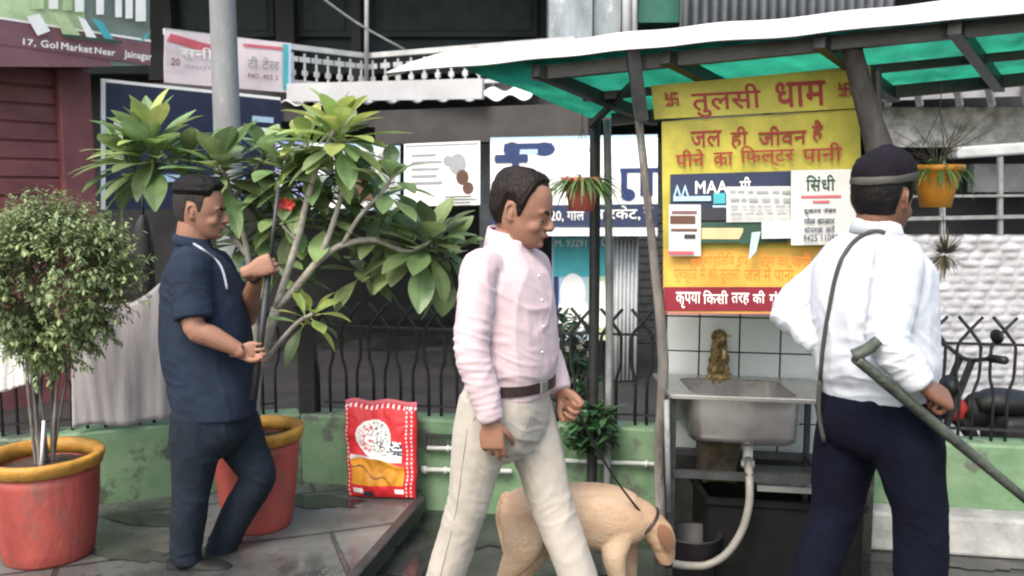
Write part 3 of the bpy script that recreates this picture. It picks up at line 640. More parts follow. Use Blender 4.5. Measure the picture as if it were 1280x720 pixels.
# right: awning, stone parapet, dark window band with rails, white bumpy wall
ra = thing('street_awning', 'grey metal awning on brackets over the stone parapet', 'awning', (P(1200, 130, 7.6).x, 7.6, 2.2))
bm = NB(); a = P(1040, 128, 7.8); b = P(1400, 116, 7.4); hexa(bm, a, b, b + V((0, 1.0, .3)), a + V((0, 1.0, .3)), a + V((0, 0, .14)), b + V((0, 0, .14)), b + V((0, 1, .44)), a + V((0, 1, .44))); o = obj('awning_sheet', bm, m_awn, ra); o.matrix_parent_inverse = Matrix.Translation(-V(ra.location))
for x in (1110, 1150, 1200, 1240, 1285):
    bm = NB(); bar(bm, P(x, 132, 7.56), P(x - 6, 102, 7.45), .05, .04); o = obj('bracket', bm, m_gsteel, ra); o.matrix_parent_inverse = Matrix.Translation(-V(ra.location))
so = thing('shop_annex', 'stone faced annex with a dark grilled window band behind the white wall', 'building', (P(1200, 200, 8).x, 8, -.06))
def spart(name, m, bm, **k):
    o = obj(name, bm, m, so, **k); o.matrix_parent_inverse = Matrix.Translation(-V(so.location)); return o
bm = NB(); a = P(1085, 184, 8.0); b = P(1420, 134, 8.0); nx, nz = 60, 12; g = [[bm.verts.new((a.x + (b.x - a.x) * i / nx, 8.0 + .05 * noise.noise(V((i * .35, k * .6, 2))) + .03 * noise.noise(V((i * .9, k * 1.5, 7))), a.z + (b.z - a.z) * k / nz)) for k in range(nz + 1)] for i in range(nx + 1)]
for i in range(nx):
    for k in range(nz): bm.faces.new((g[i][k], g[i + 1][k], g[i + 1][k + 1], g[i][k + 1]))
spart('stone_parapet', m_stone, bm, smooth=True)
bm = NB(); pbox(bm, 1085, 184, 1420, 520, 8.6, .2); spart('inner_wall', m_dark2, bm)
bm = NB(); a = P(1190, 192, 7.7); b = P(1420, 176, 7.5); bar(bm, a, b, .25, .1); spart('white_ledge', m_wdirty, bm, bevel=.02)
bm = NB(); pbox(bm, 1216, 205, 1420, 240, 8.2, .1); spart('grey_panel', m_awn, bm)
bm = NB(); bar(bm, P(1100, 274, 7.4), P(1420, 268, 7.4), .03); bar(bm, P(1100, 246, 7.4), P(1420, 243, 7.4), .02); 
for x in (1178, 1250, 1330): bar(bm, P(x, 300, 7.42), P(x, 196, 7.42), .035)
spart('window_grille', m_gsteel, bm)
bm = NB()
a = P(1085, 293, 5.5); b = P(1400, 293, 5.5); zt = a.z; nx, nz = 420, 150; wdt = b.x - a.x; g = []
for i in range(nx + 1):
    r = []
    for k in range(nz + 1):
        x = a.x + wdt * i / nx; z = -.06 + (zt + .06) * k / nz; row = z / .05; rr = math.floor(row); fx = (x / .115 * (1 + .18 * math.sin(rr * 2.7)) + .37 * rr + .12 * noise.noise(V((x * 3, rr * 1.3, 1)))) % 1; fz = row - rr
        bulge = (1 - abs(2 * fx - 1) ** 2.2) * (math.sin(math.pi * min(1, (1 - fz) * 1.0)) ** .6 if fz > .0 else 0) * (.55 + .45 * (1 - fz))
        r.append(bm.verts.new((x, 5.5 - .018 * bulge * (.75 + .5 * noise.noise(V((x * 5, rr * .9, 6)))) - .010 * noise.noise(V((x * 9, z * 14, 3))) - .014 * noise.noise(V((x * 2, z * 2, 9))), z)))
    g.append(r)
for i in range(nx):
    for k in range(nz): bm.faces.new((g[i][k], g[i + 1][k], g[i + 1][k + 1], g[i][k + 1]))
o = obj('white_wall', bm, m_thr, smooth=True, loc=V(((a.x + b.x) / 2, 5.5, -.06))); tag(o, 'white painted wall of rough bulging courses behind the right part of the fence', 'wall')
bm = NB(); box(bm, (a.x, 5.535, -.06), (b.x, 5.7, zt - .01)); o2 = obj('wall_core', bm, m_thr); o2.parent = o; o2.matrix_parent_inverse = Matrix.Translation(-V(o.location))
# ---------------------------------------------------------------- drinking water stand: posts, canopy, tiled back
ks = thing('water_stand', 'drinking water stand of crooked posts under a green sheet canopy with white front edge', 'stand', (1.0, wy(1.0, .3), -.06))
KL = V(ks.location)
def kpart(name, m, bm, **k):
    o = obj(name, bm, m, ks, **k); o.matrix_parent_inverse = Matrix.Translation(-KL); return o
FL = P(575, 93, 3.78); BL = P(738, 157, 4.3); BR = P(1400, 92, 3.95); FR = P(1400, 6, 3.0)
def cpt(u, v, h=0): return FL.lerp(FR, u).lerp(BL.lerp(BR, u), v) + V((0, 0, h))
bm = NB(); nu, nv = 90, 24; g = []
for i in range(nu + 1):
    r = []
    for k in range(nv + 1):
        u, v = i / nu, k / nv; p = cpt(u, v, .035 + .008 * math.sin(u * 95) + .012 * noise.noise(V((u * 6, v * 3, 2)))); r.append(bm.verts.new(p))
    g.append(r)
for i in range(nu):
    for k in range(nv): bm.faces.new((g[i][k], g[i + 1][k], g[i + 1][k + 1], g[i][k + 1]))
kpart('canopy_sheet', m_gsheet, bm, smooth=True)
bm = NB(); n = 60; pr = None                             # white front edge, its left end running to a point
T0 = P(484, 92, 3.86)
for i in range(n + 1):
    t = i / n; p = T0.lerp(FR, t) + V((0, -.02, .0)); hgt = .07 * min(1, .12 + t * 9) + .006 * noise.noise(V((t * 14, 0, 0))); dz = .012 * noise.noise(V((t * 9, 3, 0)))
    top = p + V((0, .02, hgt + dz)); bk = top + V((.04, .16, .03)); c = [bm.verts.new(q) for q in (p + V((0, 0, dz)), top, bk, bk + V((0, .0, -.02)), top + V((0, .03, -.02)), p + V((0, .03, dz)))]
    if pr:
        for j in range(6): bm.faces.new((pr[j], c[j], c[(j + 1) % 6], pr[(j + 1) % 6]))
    pr = c
kpart('white_edge', m_fascia, bm)
for nm, a, b, s in (('front_beam', cpt(.11, .1), cpt(1, .1), .05), ('back_beam', cpt(.06, .93), cpt(1, .93), .05), ('middle_beam', cpt(.1, .52), cpt(1, .52), .032)):
    bm = NB(); bar(bm, a, b, s, s * 1.1); kpart(nm, m_dsteel, bm)
for u in (.135, .36, .60, .79, .98):
    bm = NB(); bar(bm, cpt(u, .02, -.01), cpt(u, .98, -.01), .045, .05); kpart('rafter', m_dsteel, bm)
bm = NB(); bar(bm, P(790, 60, 3.55), P(802, 150, 3.62), .05); bar(bm, P(738, 157, 4.25), P(800, 96, 3.75), .025); kpart('brace', m_dsteel, bm)
def post(pts, r, m, name='post'):
    bm = NB(); tube(bm, pts, r, n=10, sub=4); return kpart(name, m, bm, smooth=True)
a = P(744, 152, 4.28); post([(a.x, a.y, -.06), (a.x + .004, a.y, 1), (a.x, a.y, a.z)], .026, m_iron)
a = P(762, 150, 4.3); post([(a.x + .005, a.y, -.06), (a.x + .012, a.y, .9), (a.x - .012, a.y, a.z)], .019, m_gsteel)
post([P(826, 668, 3.78), P(824, 560, 3.77), P(829, 450, 3.75), P(818, 330, 3.72), P(805, 210, 3.7), P(794, 110, 3.66), P(791, 78, 3.64)], [.024, .022, .024, .019, .017, .016, .016], m_bark)
post([P(1146, 760, 3.42), P(1128, 560, 3.42), P(1118, 380, 3.42), P(1103, 210, 3.42), P(1088, 150, 3.41), P(1072, 90, 3.4), P(1060, 42, 3.38)], [.05, .048, .05, .055, .045, .04, .036], m_dbark)
post([P(1098, 230, 3.44), P(1097, 140, 3.46), P(1096, 84, 3.46)], [.02, .018, .018], m_dsteel)
post([P(836, 640, 3.62), P(833, 500, 3.62)], [.012, .012], m_gsteel, 'leg')
# tiled back panel
bm = NB(); off = .22
def KW(px, py, o=off): return PW(px, py, o)
zb, zt = -.06, 1.45; xa, xb = KW(832, 480).x, KW(1100, 480).x
slab(bm, (xa, wy(xa, off) + .012), (xb, wy(xb, off) + .012), zb, zt, .05); tw = kpart('tiled_back', mat('mossy_dark_wall', (.028, .03, .026), .8, .3, 5, .5, 30, patch=((.07, .085, .06), 6, .56, .08)), bm)
xs = [KW(832, 480).x, KW(873, 480).x, KW(923, 480).x, KW(974, 480).x, KW(1026, 480).x, KW(1078, 480).x, xb]; tw_z = KW(900, 440).z; st = (KW(900, 440).z - KW(900, 492).z) * 1.0
zs = [zb]; z = tw_z
while z - .165 > zb: z -= .165
while z < zt: zs.append(z); z += .165
zs.append(zt); bm = NB()
for i in range(len(xs) - 1):
    for k in range(len(zs) - 1):
        gx = .0035; x0, x1, z0, z1 = xs[i] + gx, xs[i + 1] - gx, zs[k] + gx, zs[k + 1] - gx
        if z1 - z0 > .02 and z0 > .30: slab(bm, (x0, wy(x0, off)), (x1, wy(x1, off)), z0, z1, .01)
obj('tiles', bm, m_tile, tw, bevel=.0015)

# sign boards of the stand
SY = .62
def SB(px, py, o=SY): return PW(px, py, o)
B = Board(SB(818, 149), SB(1090, 134), SB(1088, 82), SB(814, 107), px=None, thick=.02); B.base(k_yel)
def hb(x, y):                                           # header: pixel to board coordinates
    u = (x - 816) / 273; yt = 107 - 25 * u; yb = 149 - 15 * u; return u, (yb - y) / (yb - yt)
def put_text(B, f, t, x0, y0, x1, y1, m, bold, sl):     # text into a sloping pixel box, sl = rise in pixels per pixel
    vs_, fs_ = textmesh(t, bold); ax = min(v[0] for v in vs_); bb = max(v[0] for v in vs_); ay = min(v[1] for v in vs_); ab = max(v[1] for v in vs_); B.lay += 3; i = B.mi(m); nv = []
    for a, c, vz in vs_:
        X = x0 + (x1 - x0) * (a - ax) / (bb - ax); Y = y1 - (y1 - y0) * (c - ay) / (ab - ay) - sl * (X - x0); nv.append(B.bm.verts.new(B.pt(*f(X, Y), (B.lay - 2) * B.ls + vz)))
    for fc in fs_:
        try: B.bm.faces.new([nv[k] for k in fc]).material_index = i
        except ValueError: pass
def px_poly(B, f, pts, m): B.lay += 1; i = B.mi(m); B.bm.faces.new([B.bm.verts.new(B.pt(*f(*p), B.lay * B.ls)) for p in pts]).material_index = i
def px_rect(B, f, x0, y0, x1, y1, m, sl=0): px_poly(B, f, [(x0, y1), (x1, y1 - sl * (x1 - x0)), (x1, y0 - sl * (x1 - x0)), (x0, y0)], m)
put_text(B, hb, 'तुलसी', 866, 108, 954, 148, k_red, .03, .055); put_text(B, hb, 'धाम', 972, 103, 1034, 135, k_red, .03, .055)
for cx, cy in ((841, 124), (1057, 112)):                # auspicious sign either side of the name
    s_, t_ = 7.5, 2.6
    for (a, b, c, d) in ((-t_ / 2, -s_ - 1, t_ / 2, s_ + 1), (-s_ - 1, -t_ / 2, s_ + 1, t_ / 2), (0, -s_ - 1, s_ + 1, -s_ + t_ - 1), (s_ - t_ + 1, 0, s_ + 1, s_ + 1), (-s_ - 1, s_ - t_ + 1, 0, s_ + 1), (-s_ - 1, -s_ - 1, -s_ + t_ - 1, 0)):
        px_rect(B, hb, cx + a, cy + b, cx + c, cy + d, k_red, .05)
    for dx, dy in ((4.2, -4.2), (4.2, 4.4), (-4.2, 4.4), (-4.2, -4.2)): px_rect(B, hb, cx + dx - 1.1, cy + dy - 1.1, cx + dx + 1.1, cy + dy + 1.1, k_red)
tag(B.done('name_board'), 'long yellow board with two red words across the top of the water stand', 'signboard')

wv2 = lambda u, v: .006 * noise.noise(V((u * 2.4, v * 3, 5)))
B = Board(SB(830, 390, .60), SB(1082, 394, .60), SB(1074, 136, .60), SB(827, 152, .60), wave=wv2, thick=.015)
def pb(x, y):
    v0 = 0; yb = 390 + (x - 830) * .016; yt = 152 - (x - 827) * .065; v = (yb - y) / (yb - yt); xl_ = 830 - 3 * v; xr = 1082 - 8 * v; return (x - xl_) / (xr - xl_), v
def pg(x0, y0, x1, y1, m, sl=0, nx=8, ny=5):
    c = [pb(x0, y1), pb(x1, y1 - sl * (x1 - x0)), pb(x1, y0 - sl * (x1 - x0)), pb(x0, y0)]; B.grid(c, m, nx, ny)
B.base(k_yel, 16, 16)
pg(829, 310, 1081, 360, k_yel2, .01, 14, 4)
pg(830, 358, 1081.5, 389, k_mar, .0, 14, 4)
for t, x0, y0, x1, y1 in (('जल', 864, 164, 904, 184), ('ही', 915, 158, 937, 185), ('जीवन', 950, 158, 1010, 182), ('है', 1016, 150, 1030, 177)): put_text(B, pb, t, x0, y0, x1, y1, k_red, .024, .05)
for t, x0, y0, x1, y1 in (('पीने', 845, 187, 882, 208), ('का', 893, 190, 918, 207), ('िफल्टर', 927, 182, 994, 209), ('पानी', 1004, 179, 1052, 202)): put_text(B, pb, t, x0, y0, x1, y1, k_red, .024, .045)
pg(838, 217, 992, 302, k_nav, .03, 10, 6)                # pasted bills
for px0, h in ((842, 12), (852, 12)): px_poly(B, pb, [(px0, 244), (px0 + 5, 229), (px0 + 10, 243), (px0 + 7.5, 243.2), (px0 + 5, 235), (px0 + 2.4, 244)], k_lblue)
put_text(B, pb, 'MAA', 870, 225, 911, 241, k_wht, .035, .02); put_text(B, pb, 'मी', 926, 220, 940, 238, k_wht, .03, .02)
pg(842, 244, 890, 250, k_lblue, .01, 3, 1); pg(893, 240, 908, 253, k_teal, .01, 2, 2); pg(892, 255, 912, 259, k_lblue, .01, 2, 1); pg(856, 258, 908, 274, k_dk, .01, 4, 2)
pg(876, 276, 985, 302, k_dgr, .01, 6, 2); pg(878, 283, 930, 297, k_tan, 0, 4, 2)
px_poly(B, pb, [(925, 297), (934, 280), (950, 276), (956, 288), (940, 303), (926, 303)], k_dgr)
pg(836, 254, 877, 318, k_pap, .0, 4, 6); pg(840, 262, 872, 266, k_mau, 0, 3, 1); pg(838, 268, 870, 278, k_brn, 0, 3, 1); pg(839, 284, 872, 287, k_brn, 0, 3, 1); pg(856, 291, 870, 296, k_dk, 0, 2, 1); pg(836, 312, 868, 316, k_rose, 0, 3, 1)
pg(909, 232, 1004, 276, k_pap, .01, 8, 5)
for i in range(4):
    x = 914
    while x < 996:
        wdt = rng.uniform(6, 16); pg(x, 237 + i * 9, min(x + wdt, 998), 239.5 + i * 9 + rng.uniform(0, 1), k_gry, .01, 1, 1); x += wdt + rng.uniform(2, 5)
pg(952, 274, 990, 296, k_pap, .02, 4, 3)
px_poly(B, pb, [(940, 288), (951, 287), (945, 312), (936, 322), (938, 304)], k_lblue)
pg(988, 212, 1068, 304, k_pap, .02, 8, 8)
put_text(B, pb, 'िसंधी', 1006, 218, 1041, 238, k_dgr, .035, .02)
for y, x0, x1, m in ((243, 1000, 1048, k_rose), (249, 1014, 1034, k_rose)):
    pg(x0, y, x1, y + 3, m, .02, 4, 1)
for t, x0, y0, x1, y1 in (('दुकान नंबर', 1003, 258, 1042, 266), ('गोल बाजार', 1003, 269, 1040, 278), ('संपरक करें', 1003, 280, 1040, 288), ('9425 11082', 1002, 291, 1044, 299)): put_text(B, pb, t, x0, y0, x1, y1, k_nav, .03, .02)
for t, x0, y0, x1, y1, m in (('सभी', 864, 318, 884, 328, k_org), ('मोहितिव इंप', 880, 313, 935, 331, k_org), ('रोग का पानी', 950, 313, 1010, 330, k_org), ('प्रकृित में की तुलसी', 842, 328, 925, 351, k_org), ('जल में पानी', 930, 328, 990, 348, k_org)): put_text(B, pb, t, x0, y0, x1, y1, m, .014, .0)
for t, x0, y0, x1, y1 in (('कृपया', 845, 361, 876, 381), ('िकसी', 879, 359, 910, 376), ('तरह', 914, 362, 936, 377), ('की', 940, 359, 955, 375), ('गंदगी', 960, 359, 995, 376), ('न करें', 1000, 359, 1050, 376)): put_text(B, pb, t, x0, y0, x1, y1, k_wht, .022, -.005)
B.lay += 1; pg(832, 386.5, 1081, 388, k_rose, 0, 10, 1)
tag(B.done('notice_banner'), 'yellow banner with red lettering, pasted bills and a maroon bottom strip on the water stand', 'banner')

# ---------------------------------------------------------------- sink, hose, tap, black box for shade, bucket
sk = thing('sink', 'stainless steel sink on a steel stand below the yellow banner', 'sink', (1.0, wy(1.0, .6), -.06))
def skp(name, m, bm, **k):
    o = obj(name, bm, m, sk, **k); o.matrix_parent_inverse = Matrix.Translation(-V(sk.location)); return o
sz = PW(940, 497, .70).z; xL = PW(836, 497, .70).x; xR = PW(1062, 497, .70).x
def kw(x, o, z): return V((x, wy(x, o), z))
def rloop(bm, x0, x1, o0, o1, z, r=.03, n=4, dz=0):
    out = []
    for (cx, co, a0) in ((x0 + r, o0 - r, 180), (x1 - r, o0 - r, 270), (x1 - r, o1 + r, 0), (x0 + r, o1 + r, 90)):
        for k in range(n + 1):
            a = R(a0 + 90 * k / n); out.append(bm.verts.new(kw(cx + r * math.cos(a), co - r * math.sin(a), z)))
    return out
def bridge(bm, loops, close=True):
    for A, Bq in zip(loops[:-1], loops[1:]):
        n = len(A)
        for j in range(n): bm.faces.new((A[j], A[(j + 1) % n], Bq[(j + 1) % n], Bq[j]))
oF, oB = .70, .26; bF, bB = .67, .31; bx0 = PW(862, 530, .67).x; bx1 = PW(1004, 530, .67).x; bz = PW(930, 560, .67).z
bm = NB()
L0 = rloop(bm, xL, xR, oF, oB, sz - .018, .02); L1 = rloop(bm, xL, xR, oF, oB, sz, .02); L2 = rloop(bm, bx0 + .012, bx1 - .012, bF - .012, bB + .012, sz - .004, .05); L2b = rloop(bm, bx0, bx1, bF, bB, sz - .018, .05)
bridge(bm, [L0, L1, L2]); bridge(bm, [L2b, L0]); skp('rim', m_steel, bm, bevel=.003)
bm = NB()
O = [rloop(bm, bx0 + a, bx1 - a, bF - a, bB + a, z, .05) for a, z in ((0, sz - .02), (.004, bz + .05), (.012, bz + .022), (.03, bz + .006), (.05, bz))]; bridge(bm, O); bm.faces.new(O[-1])
I = [rloop(bm, bx0 + a, bx1 - a, bF - a, bB + a, z, .048) for a, z in ((.012, sz - .006), (.014, bz + .05), (.03, bz + .012))]; bridge(bm, I); bm.faces.new(I[-1])
skp('basin', m_steel, bm, smooth=True)
bm = NB(); zsf = PW(985, 597, .62).z
for o in (.64, .30): bar(bm, kw(xL + .03, o, zsf), kw(xR, o, zsf), .03)
for x in (xL + .03, xR - .03): bar(bm, kw(x, .3, zsf - .001), kw(x, .64, zsf - .001), .026)
skp('shelf_frame', m_dsteel, bm)
bm = NB(); a = kw(PW(945, 600, .62).x, .64, 0); slab(bm, (a.x, a.y), (xR - .03, wy(xR - .03, .64)), zsf - .06, zsf - .035, .3); skp('shelf', m_steel, bm)
for x in (xL + .03, xR - .03):
    for o in (.64, .30):
        bm = NB(); bar(bm, kw(x, o, -.06), kw(x, o, sz - .02), .024); skp('leg', m_dsteel, bm)
bm = NB(); bar(bm, kw(PW(1022, 520, .6).x, .60, sz - .02), kw(PW(1040, 585, .6).x, .60, zsf + .02), .03); skp('bracket', m_dsteel, bm)
bm = NB(); d0 = PW(935, 562, .5); tube(bm, [d0 + V((0, 0, .02)), d0 + V((0, 0, -.08))], .022, n=12, sub=1); tube(bm, [d0 + V((0, 0, -.05)), d0 + V((0, 0, -.075))], .03, n=12, sub=1); skp('drain', m_pvc, bm, smooth=True)
bm = NB(); hp = cr([tuple(PW(*p)) for p in ((935, 572, .5), (936, 588, .60), (937, 605, .68), (936, 632, .70), (927, 664, .71), (908, 692, .72), (884, 706, .73), (858, 707, .76), (838, 704, .80))], 16); rr = [.0165 + .0018 * math.cos(i * math.pi) for i in range(len(hp))]
tube(bm, hp, rr, n=12, sub=1); o = obj('drain_hose', bm, m_hose, smooth=True, loc=V(hp[-1])); tag(o, 'grey ribbed hose curving from under the sink down towards the dog', 'hose')
bm = NB(); a = PW(878, 602, .42); b = PW(924, 560, .42); box(bm, (a.x, a.y - .02, a.z), (b.x, a.y + .12, b.z + .02)); bmesh.ops.subdivide_edges(bm, edges=bm.edges, cuts=4, use_grid_fill=True)
for v in bm.verts: v.co += V((noise.noise(v.co * 11), noise.noise(v.co * 11 + V((5, 0, 0))), noise.noise(v.co * 9 + V((0, 7, 0))))) * .014
tag(obj('stone_block', bm, m_rust, smooth=True, loc=V((a.x + .05, a.y + .05, a.z))), 'rough mossy brown block wedged under the sink', 'block')
bm = NB(); ca = PW(872, 640, .40); zc = PW(930, 612, .45).z; xr = PW(1062, 640, .40).x  # added near-black box, stands in for the shade below the sink shelf
x0, x1 = ca.x, xr; loops = [rloop(bm, x0, x1, .58, .26, z, .03) for z in (-.06, -.05, zc - .03)] ; bridge(bm, loops); bm.faces.new(loops[0]); rim = rloop(bm, x0 - .012, x1 + .012, .592, .248, zc - .028, .03); rim2 = rloop(bm, x0 - .012, x1 + .012, .592, .248, zc, .03); rim3 = rloop(bm, x0 + .01, x1 - .01, .57, .27, zc, .03); rim4 = rloop(bm, x0 + .012, x1 - .012, .568, .272, zc - .2, .03); bridge(bm, [loops[2], rim, rim2, rim3, rim4]); bm.faces.new(rim4)
tag(obj('shade_box', bm, mat('shade_black', (.006, .006, .006), .8, .3, 6, spec=.2), loc=V(((x0 + x1) / 2, wy(x0, .4), -.06))), 'added black box standing in for the shade under the sink', 'shade box')
bm = NB(); bc = PG(845, 690, -.06); bc = V((bc.x + .02, wy(.75, .62), -.06)); lathe(bm, [(0, .004), (.085, .0), (.09, .01), (.12, .19), (.128, .2), (.125, .208), (.112, .2), (.085, .02), (0, .018)], n=28)
bmesh.ops.remove_doubles(bm, verts=bm.verts, dist=1e-5); o = obj('bucket', bm, m_blkrub, smooth=True); o.location = bc; tag(o, 'dark purple black rubber bucket on the ground beside the dog head', 'bucket')
tp = thing('tap', 'old brass tap on the white tiles above the sink', 'tap', PW(903, 430, .235))
bm = NB(); tube(bm, [(0, .02, 0), (0, -.09, 0), (0, -.12, -.015), (0, -.125, -.05)], [.014, .014, .013, .011], n=10); ell(bm, (0, -.06, .0), (.02, .024, .02)); tube(bm, [(0, -.06, .015), (0, -.06, .045)], .008, n=8, sub=1); obj('spout', bm, m_brass, tp, smooth=True)
bm = NB(); bar(bm, (-.035, -.06, .048), (.035, -.06, .048), .012, .01); obj('handle', bm, m_brass, tp, bevel=.002); tp.rotation_euler = (0, 0, math.atan(WB))
bm = NB(); gc = PW(899, 424, .30)
for i in range(260):
    t = rng.random(); hw = .018 + .030 * t; q = gc + V((rng.uniform(-hw, hw), rng.uniform(-.02, .02), -.2 * t)); s_ = rng.uniform(.009, .017); ell(bm, q, (s_, s_, s_ * 1.5), Quaternion((rng.random(), rng.random(), rng.random()), rng.random()), 6, 4)
for a in range(26): th = a / 26 * 2 * math.pi; ell(bm, gc + V((.026 * math.cos(th), .0, .012 + .024 * math.sin(th))), (.012, .012, .012), None, 6, 4)
tag(obj('dried_garland', bm, m_garl, smooth=True, loc=gc), 'withered brown flower garland hung on the tap above the sink', 'garland')

# pipes on the green wall
for (a, b, r) in (((534, 560), (640, 562), .011), ((530, 587), (640, 589), .013), ((640, 573), (866, 582), .011)):
    bm = NB(); p = PW(*a, .035); q = PW(*b, .035); tube(bm, [p, q], r, n=10, sub=1)
    if a[0] == 530: tube(bm, [p - WDIR * .012, p + WDIR * .018], .021, n=12, sub=1)
    for t in (.25, .75): c = p.lerp(q, t); bar(bm, c - WDIR * .008, c + WDIR * .008, r * 2.6)
    lb = {534: 'upper white pipe running from the sack along the green wall', 530: 'lower white pipe with a round end cap beside the sack', 640: 'long white pipe along the wall above the dog'}[a[0]]
    tag(obj('water_pipe', bm, m_pvc, smooth=True, loc=p), lb, 'pipe', 'pipes on the green wall')
bm = NB(); a = PW(738, 530, .04); b = PW(741, 574, .04); tube(bm, [a, b], .008, n=8, sub=1); tag(obj('water_pipe', bm, m_pvc, smooth=True, loc=b), 'short upright pipe on the wall above the long pipe over the dog', 'pipe', 'pipes on the green wall')
bm = NB(); a = PW(533, 556, .02); b = PW(568, 545, .02)
for i in range(9):
    x = a.x + .16 * i / 8; bar(bm, kw(x, .018, a.z - .02), kw(x, .018, a.z + .055), .006)
bar(bm, kw(a.x - .01, .018, a.z - .022), kw(a.x + .17, .018, a.z - .022), .008); bar(bm, kw(a.x - .01, .018, a.z + .057), kw(a.x + .17, .018, a.z + .057), .008)
tag(obj('wall_grating', bm, m_dsteel, loc=a), 'small dark grating on the green wall above the white pipes', 'grating')

# ---------------------------------------------------------------- sack leaning at the wall
sx = PG(478, 620, .06); SBm = Board(V((0, 0, 0)), V((1, 0, 0)), V((1, 0, 1)), V((0, 0, 1)))
sw, sh = .375, .475
sk2 = thing('sack', 'red woven sack with white emblem and orange panel leaning on the green wall', 'sack', V((sx.x, sx.y + .02, .06)), R(-6))
me_bm = NB(); nx, nz = 40, 46; mats = [k_sred, k_wht, k_sorg, k_blue, k_dk, k_brn]
def sack_mi(u, v):
    du, dv = (u - .42) / .24, (v - .66) / .20; r = math.hypot(du, dv)
    w1 = .12 * noise.noise(V((u * 14, v * 14, 3)))
    if .07 < u < .83 and .15 < v < .40 + .05 * math.sin(u * 5): return 5 if abs((v - .26) - (u - .4) * -.35 + .03 * math.sin(u * 20)) < .008 else 2
    if r < 1 + w1 * .3:
        if r < .86 and .42 < (noise.noise(V((u * 17, v * 17, 8))) * .5 + .5) < .52 and r > .1: return 4 if u > .4 else 0
        return 1
    if .48 < u < .8 and .47 < v < .62: return 3 if noise.noise(V((u * 22, v * 40, 1))) > .05 else 1
    if .06 < u < .8 and .40 <= v < .47: return 1
    if (.10 < u < .24 or .70 < u < .84) and .06 < v < .115: return 1
    if .24 < u < .38 and .02 < v < .085: return 4
    if (.86 < u < .885 or .93 < u < .95 or .03 < u < .045) and int(v * 44) % 2: return 1
    if v > .965 and int(u * 40) % 3 == 0: return 1
    return 0
nx, nz = 110, 130
def sp(u, v, side):
    x = (u - .5) * sw * (1 - .05 * (1 - v) + .03 * math.sin(v * 3)) + .012 * noise.noise(V((v * 5, u * 1.5, 11))); pf = max(0, 1 - abs(2 * u - 1) ** 3) ** .5 * max(0, 1 - abs(2 * v - 1) ** 4) ** .5
    cr_ = .014 * noise.noise(V((u * 4, v * 3.5, 2))) + .014 * (abs(noise.noise(V((u * 6 + v * 3, v * 7 - u * 2, 6)))) - .25) + .010 * math.exp(-((v - .42 - .06 * math.sin(u * 6)) / .035) ** 2)
    y = -side * (.050 * pf + cr_ * pf) ; z = v * sh + .014 * v * noise.noise(V((u * 4, 3, 5))) - .02 * v * abs(u - .45) ** 1.5
    lean = .20 * v; return V((x + .025 * (v - .5) * -1, y + lean * .45 - .05, z * .985 + .004))
gr = [[me_bm.verts.new(sp(i / nx, k / nz, 1)) for k in range(nz + 1)] for i in range(nx + 1)]; gb = [[me_bm.verts.new(sp(i / nx, k / nz, -1)) for k in range(nz + 1)] for i in range(nx + 1)]
for i in range(nx):
    for k in range(nz):
        f = me_bm.faces.new((gr[i][k], gr[i + 1][k], gr[i + 1][k + 1], gr[i][k + 1])); f.material_index = sack_mi((i + .5) / nx, (k + .5) / nz); me_bm.faces.new((gb[i][k], gb[i][k + 1], gb[i + 1][k + 1], gb[i + 1][k]))
bmesh.ops.remove_doubles(me_bm, verts=me_bm.verts, dist=2e-4)
obj('printed_bag', me_bm, mats, sk2, smooth=True)
bm = NB(); nx2 = 30; pr = None
for i in range(nx2 + 1):
    u = i / nx2; p = sp(u, 1, 1); c = (bm.verts.new(p + V((0, -.004, -.012))), bm.verts.new(p + V((0, -.002, .022 + .006 * noise.noise(V((u * 9, 1, 1)))))), bm.verts.new(p + V((0, .006, .022))), bm.verts.new(p + V((0, .006, -.012))))
    if pr:
        for j in range(4): bm.faces.new((pr[j], c[j], c[(j + 1) % 4], pr[(j + 1) % 4]))
    pr = c
obj('stitched_hem', bm, k_rose, sk2, smooth=True)
# ---------------------------------------------------------------- planters
def planter(label, c, rt, rb, h, tilt=0):
    t = thing('plant_pot', label, 'plant pot', c, 0, 'large red pots with yellow rims')
    bm = NB(); pf = [(0, .004), (rb * .96, 0), (rb, .012)]
    for i in range(1, 9): v = i / 8; pf.append((rb + (rt - rb) * v + .006 * math.sin(v * 3), .012 + (h - .07) * v))
    pf += [(rt - .02, h - .06), (rt - .025, h - .09), (0, h - .09)]
    lathe(bm, pf, n=44); bmesh.ops.remove_doubles(bm, verts=bm.verts, dist=1e-5); obj('body', bm, m_terra, t, smooth=True)
    bm = NB(); lathe(bm, [(rt - .004, h - .062), (rt + .012, h - .058), (rt + .024, h - .02), (rt + .024, h - .006), (rt + .016, h), (rt - .008, h - .002), (rt - .02, h - .02), (rt - .022, h - .064), (rt - .004, h - .062)], n=44)
    for v in bm.verts: v.co *= 1 + .012 * noise.noise(v.co * 3 + V(c))
    obj('rim', bm, m_yrim, t, smooth=True)
    bm = NB(); rings = lathe(bm, [(r * rt / 10 + .0001 * (r == 0), h - .058 + .012 * math.cos(r * .33) + .008 * noise.noise(V((r * 1.7, 3, c[0])))) for r in range(0, 10)], n=30)
    for v in bm.verts: v.co.z += .010 * noise.noise(v.co * 18)
    bmesh.ops.remove_doubles(bm, verts=bm.verts, dist=1e-3); obj('soil', bm, m_soil, t, smooth=True)
    return t
pc1 = PG(62, 692, .06); s1 = FPX / pc1.y
pot1 = planter('large red pot with yellow rim under the feathery green shrub', V((pc1.x, pc1.y, .06)), .218, .180, .455)
pc2 = PG(323, 655, .06)
pot2 = planter('large red pot with yellow rim behind the legs of the guard', V((pc2.x, pc2.y, .06)), .20, .155, .475)

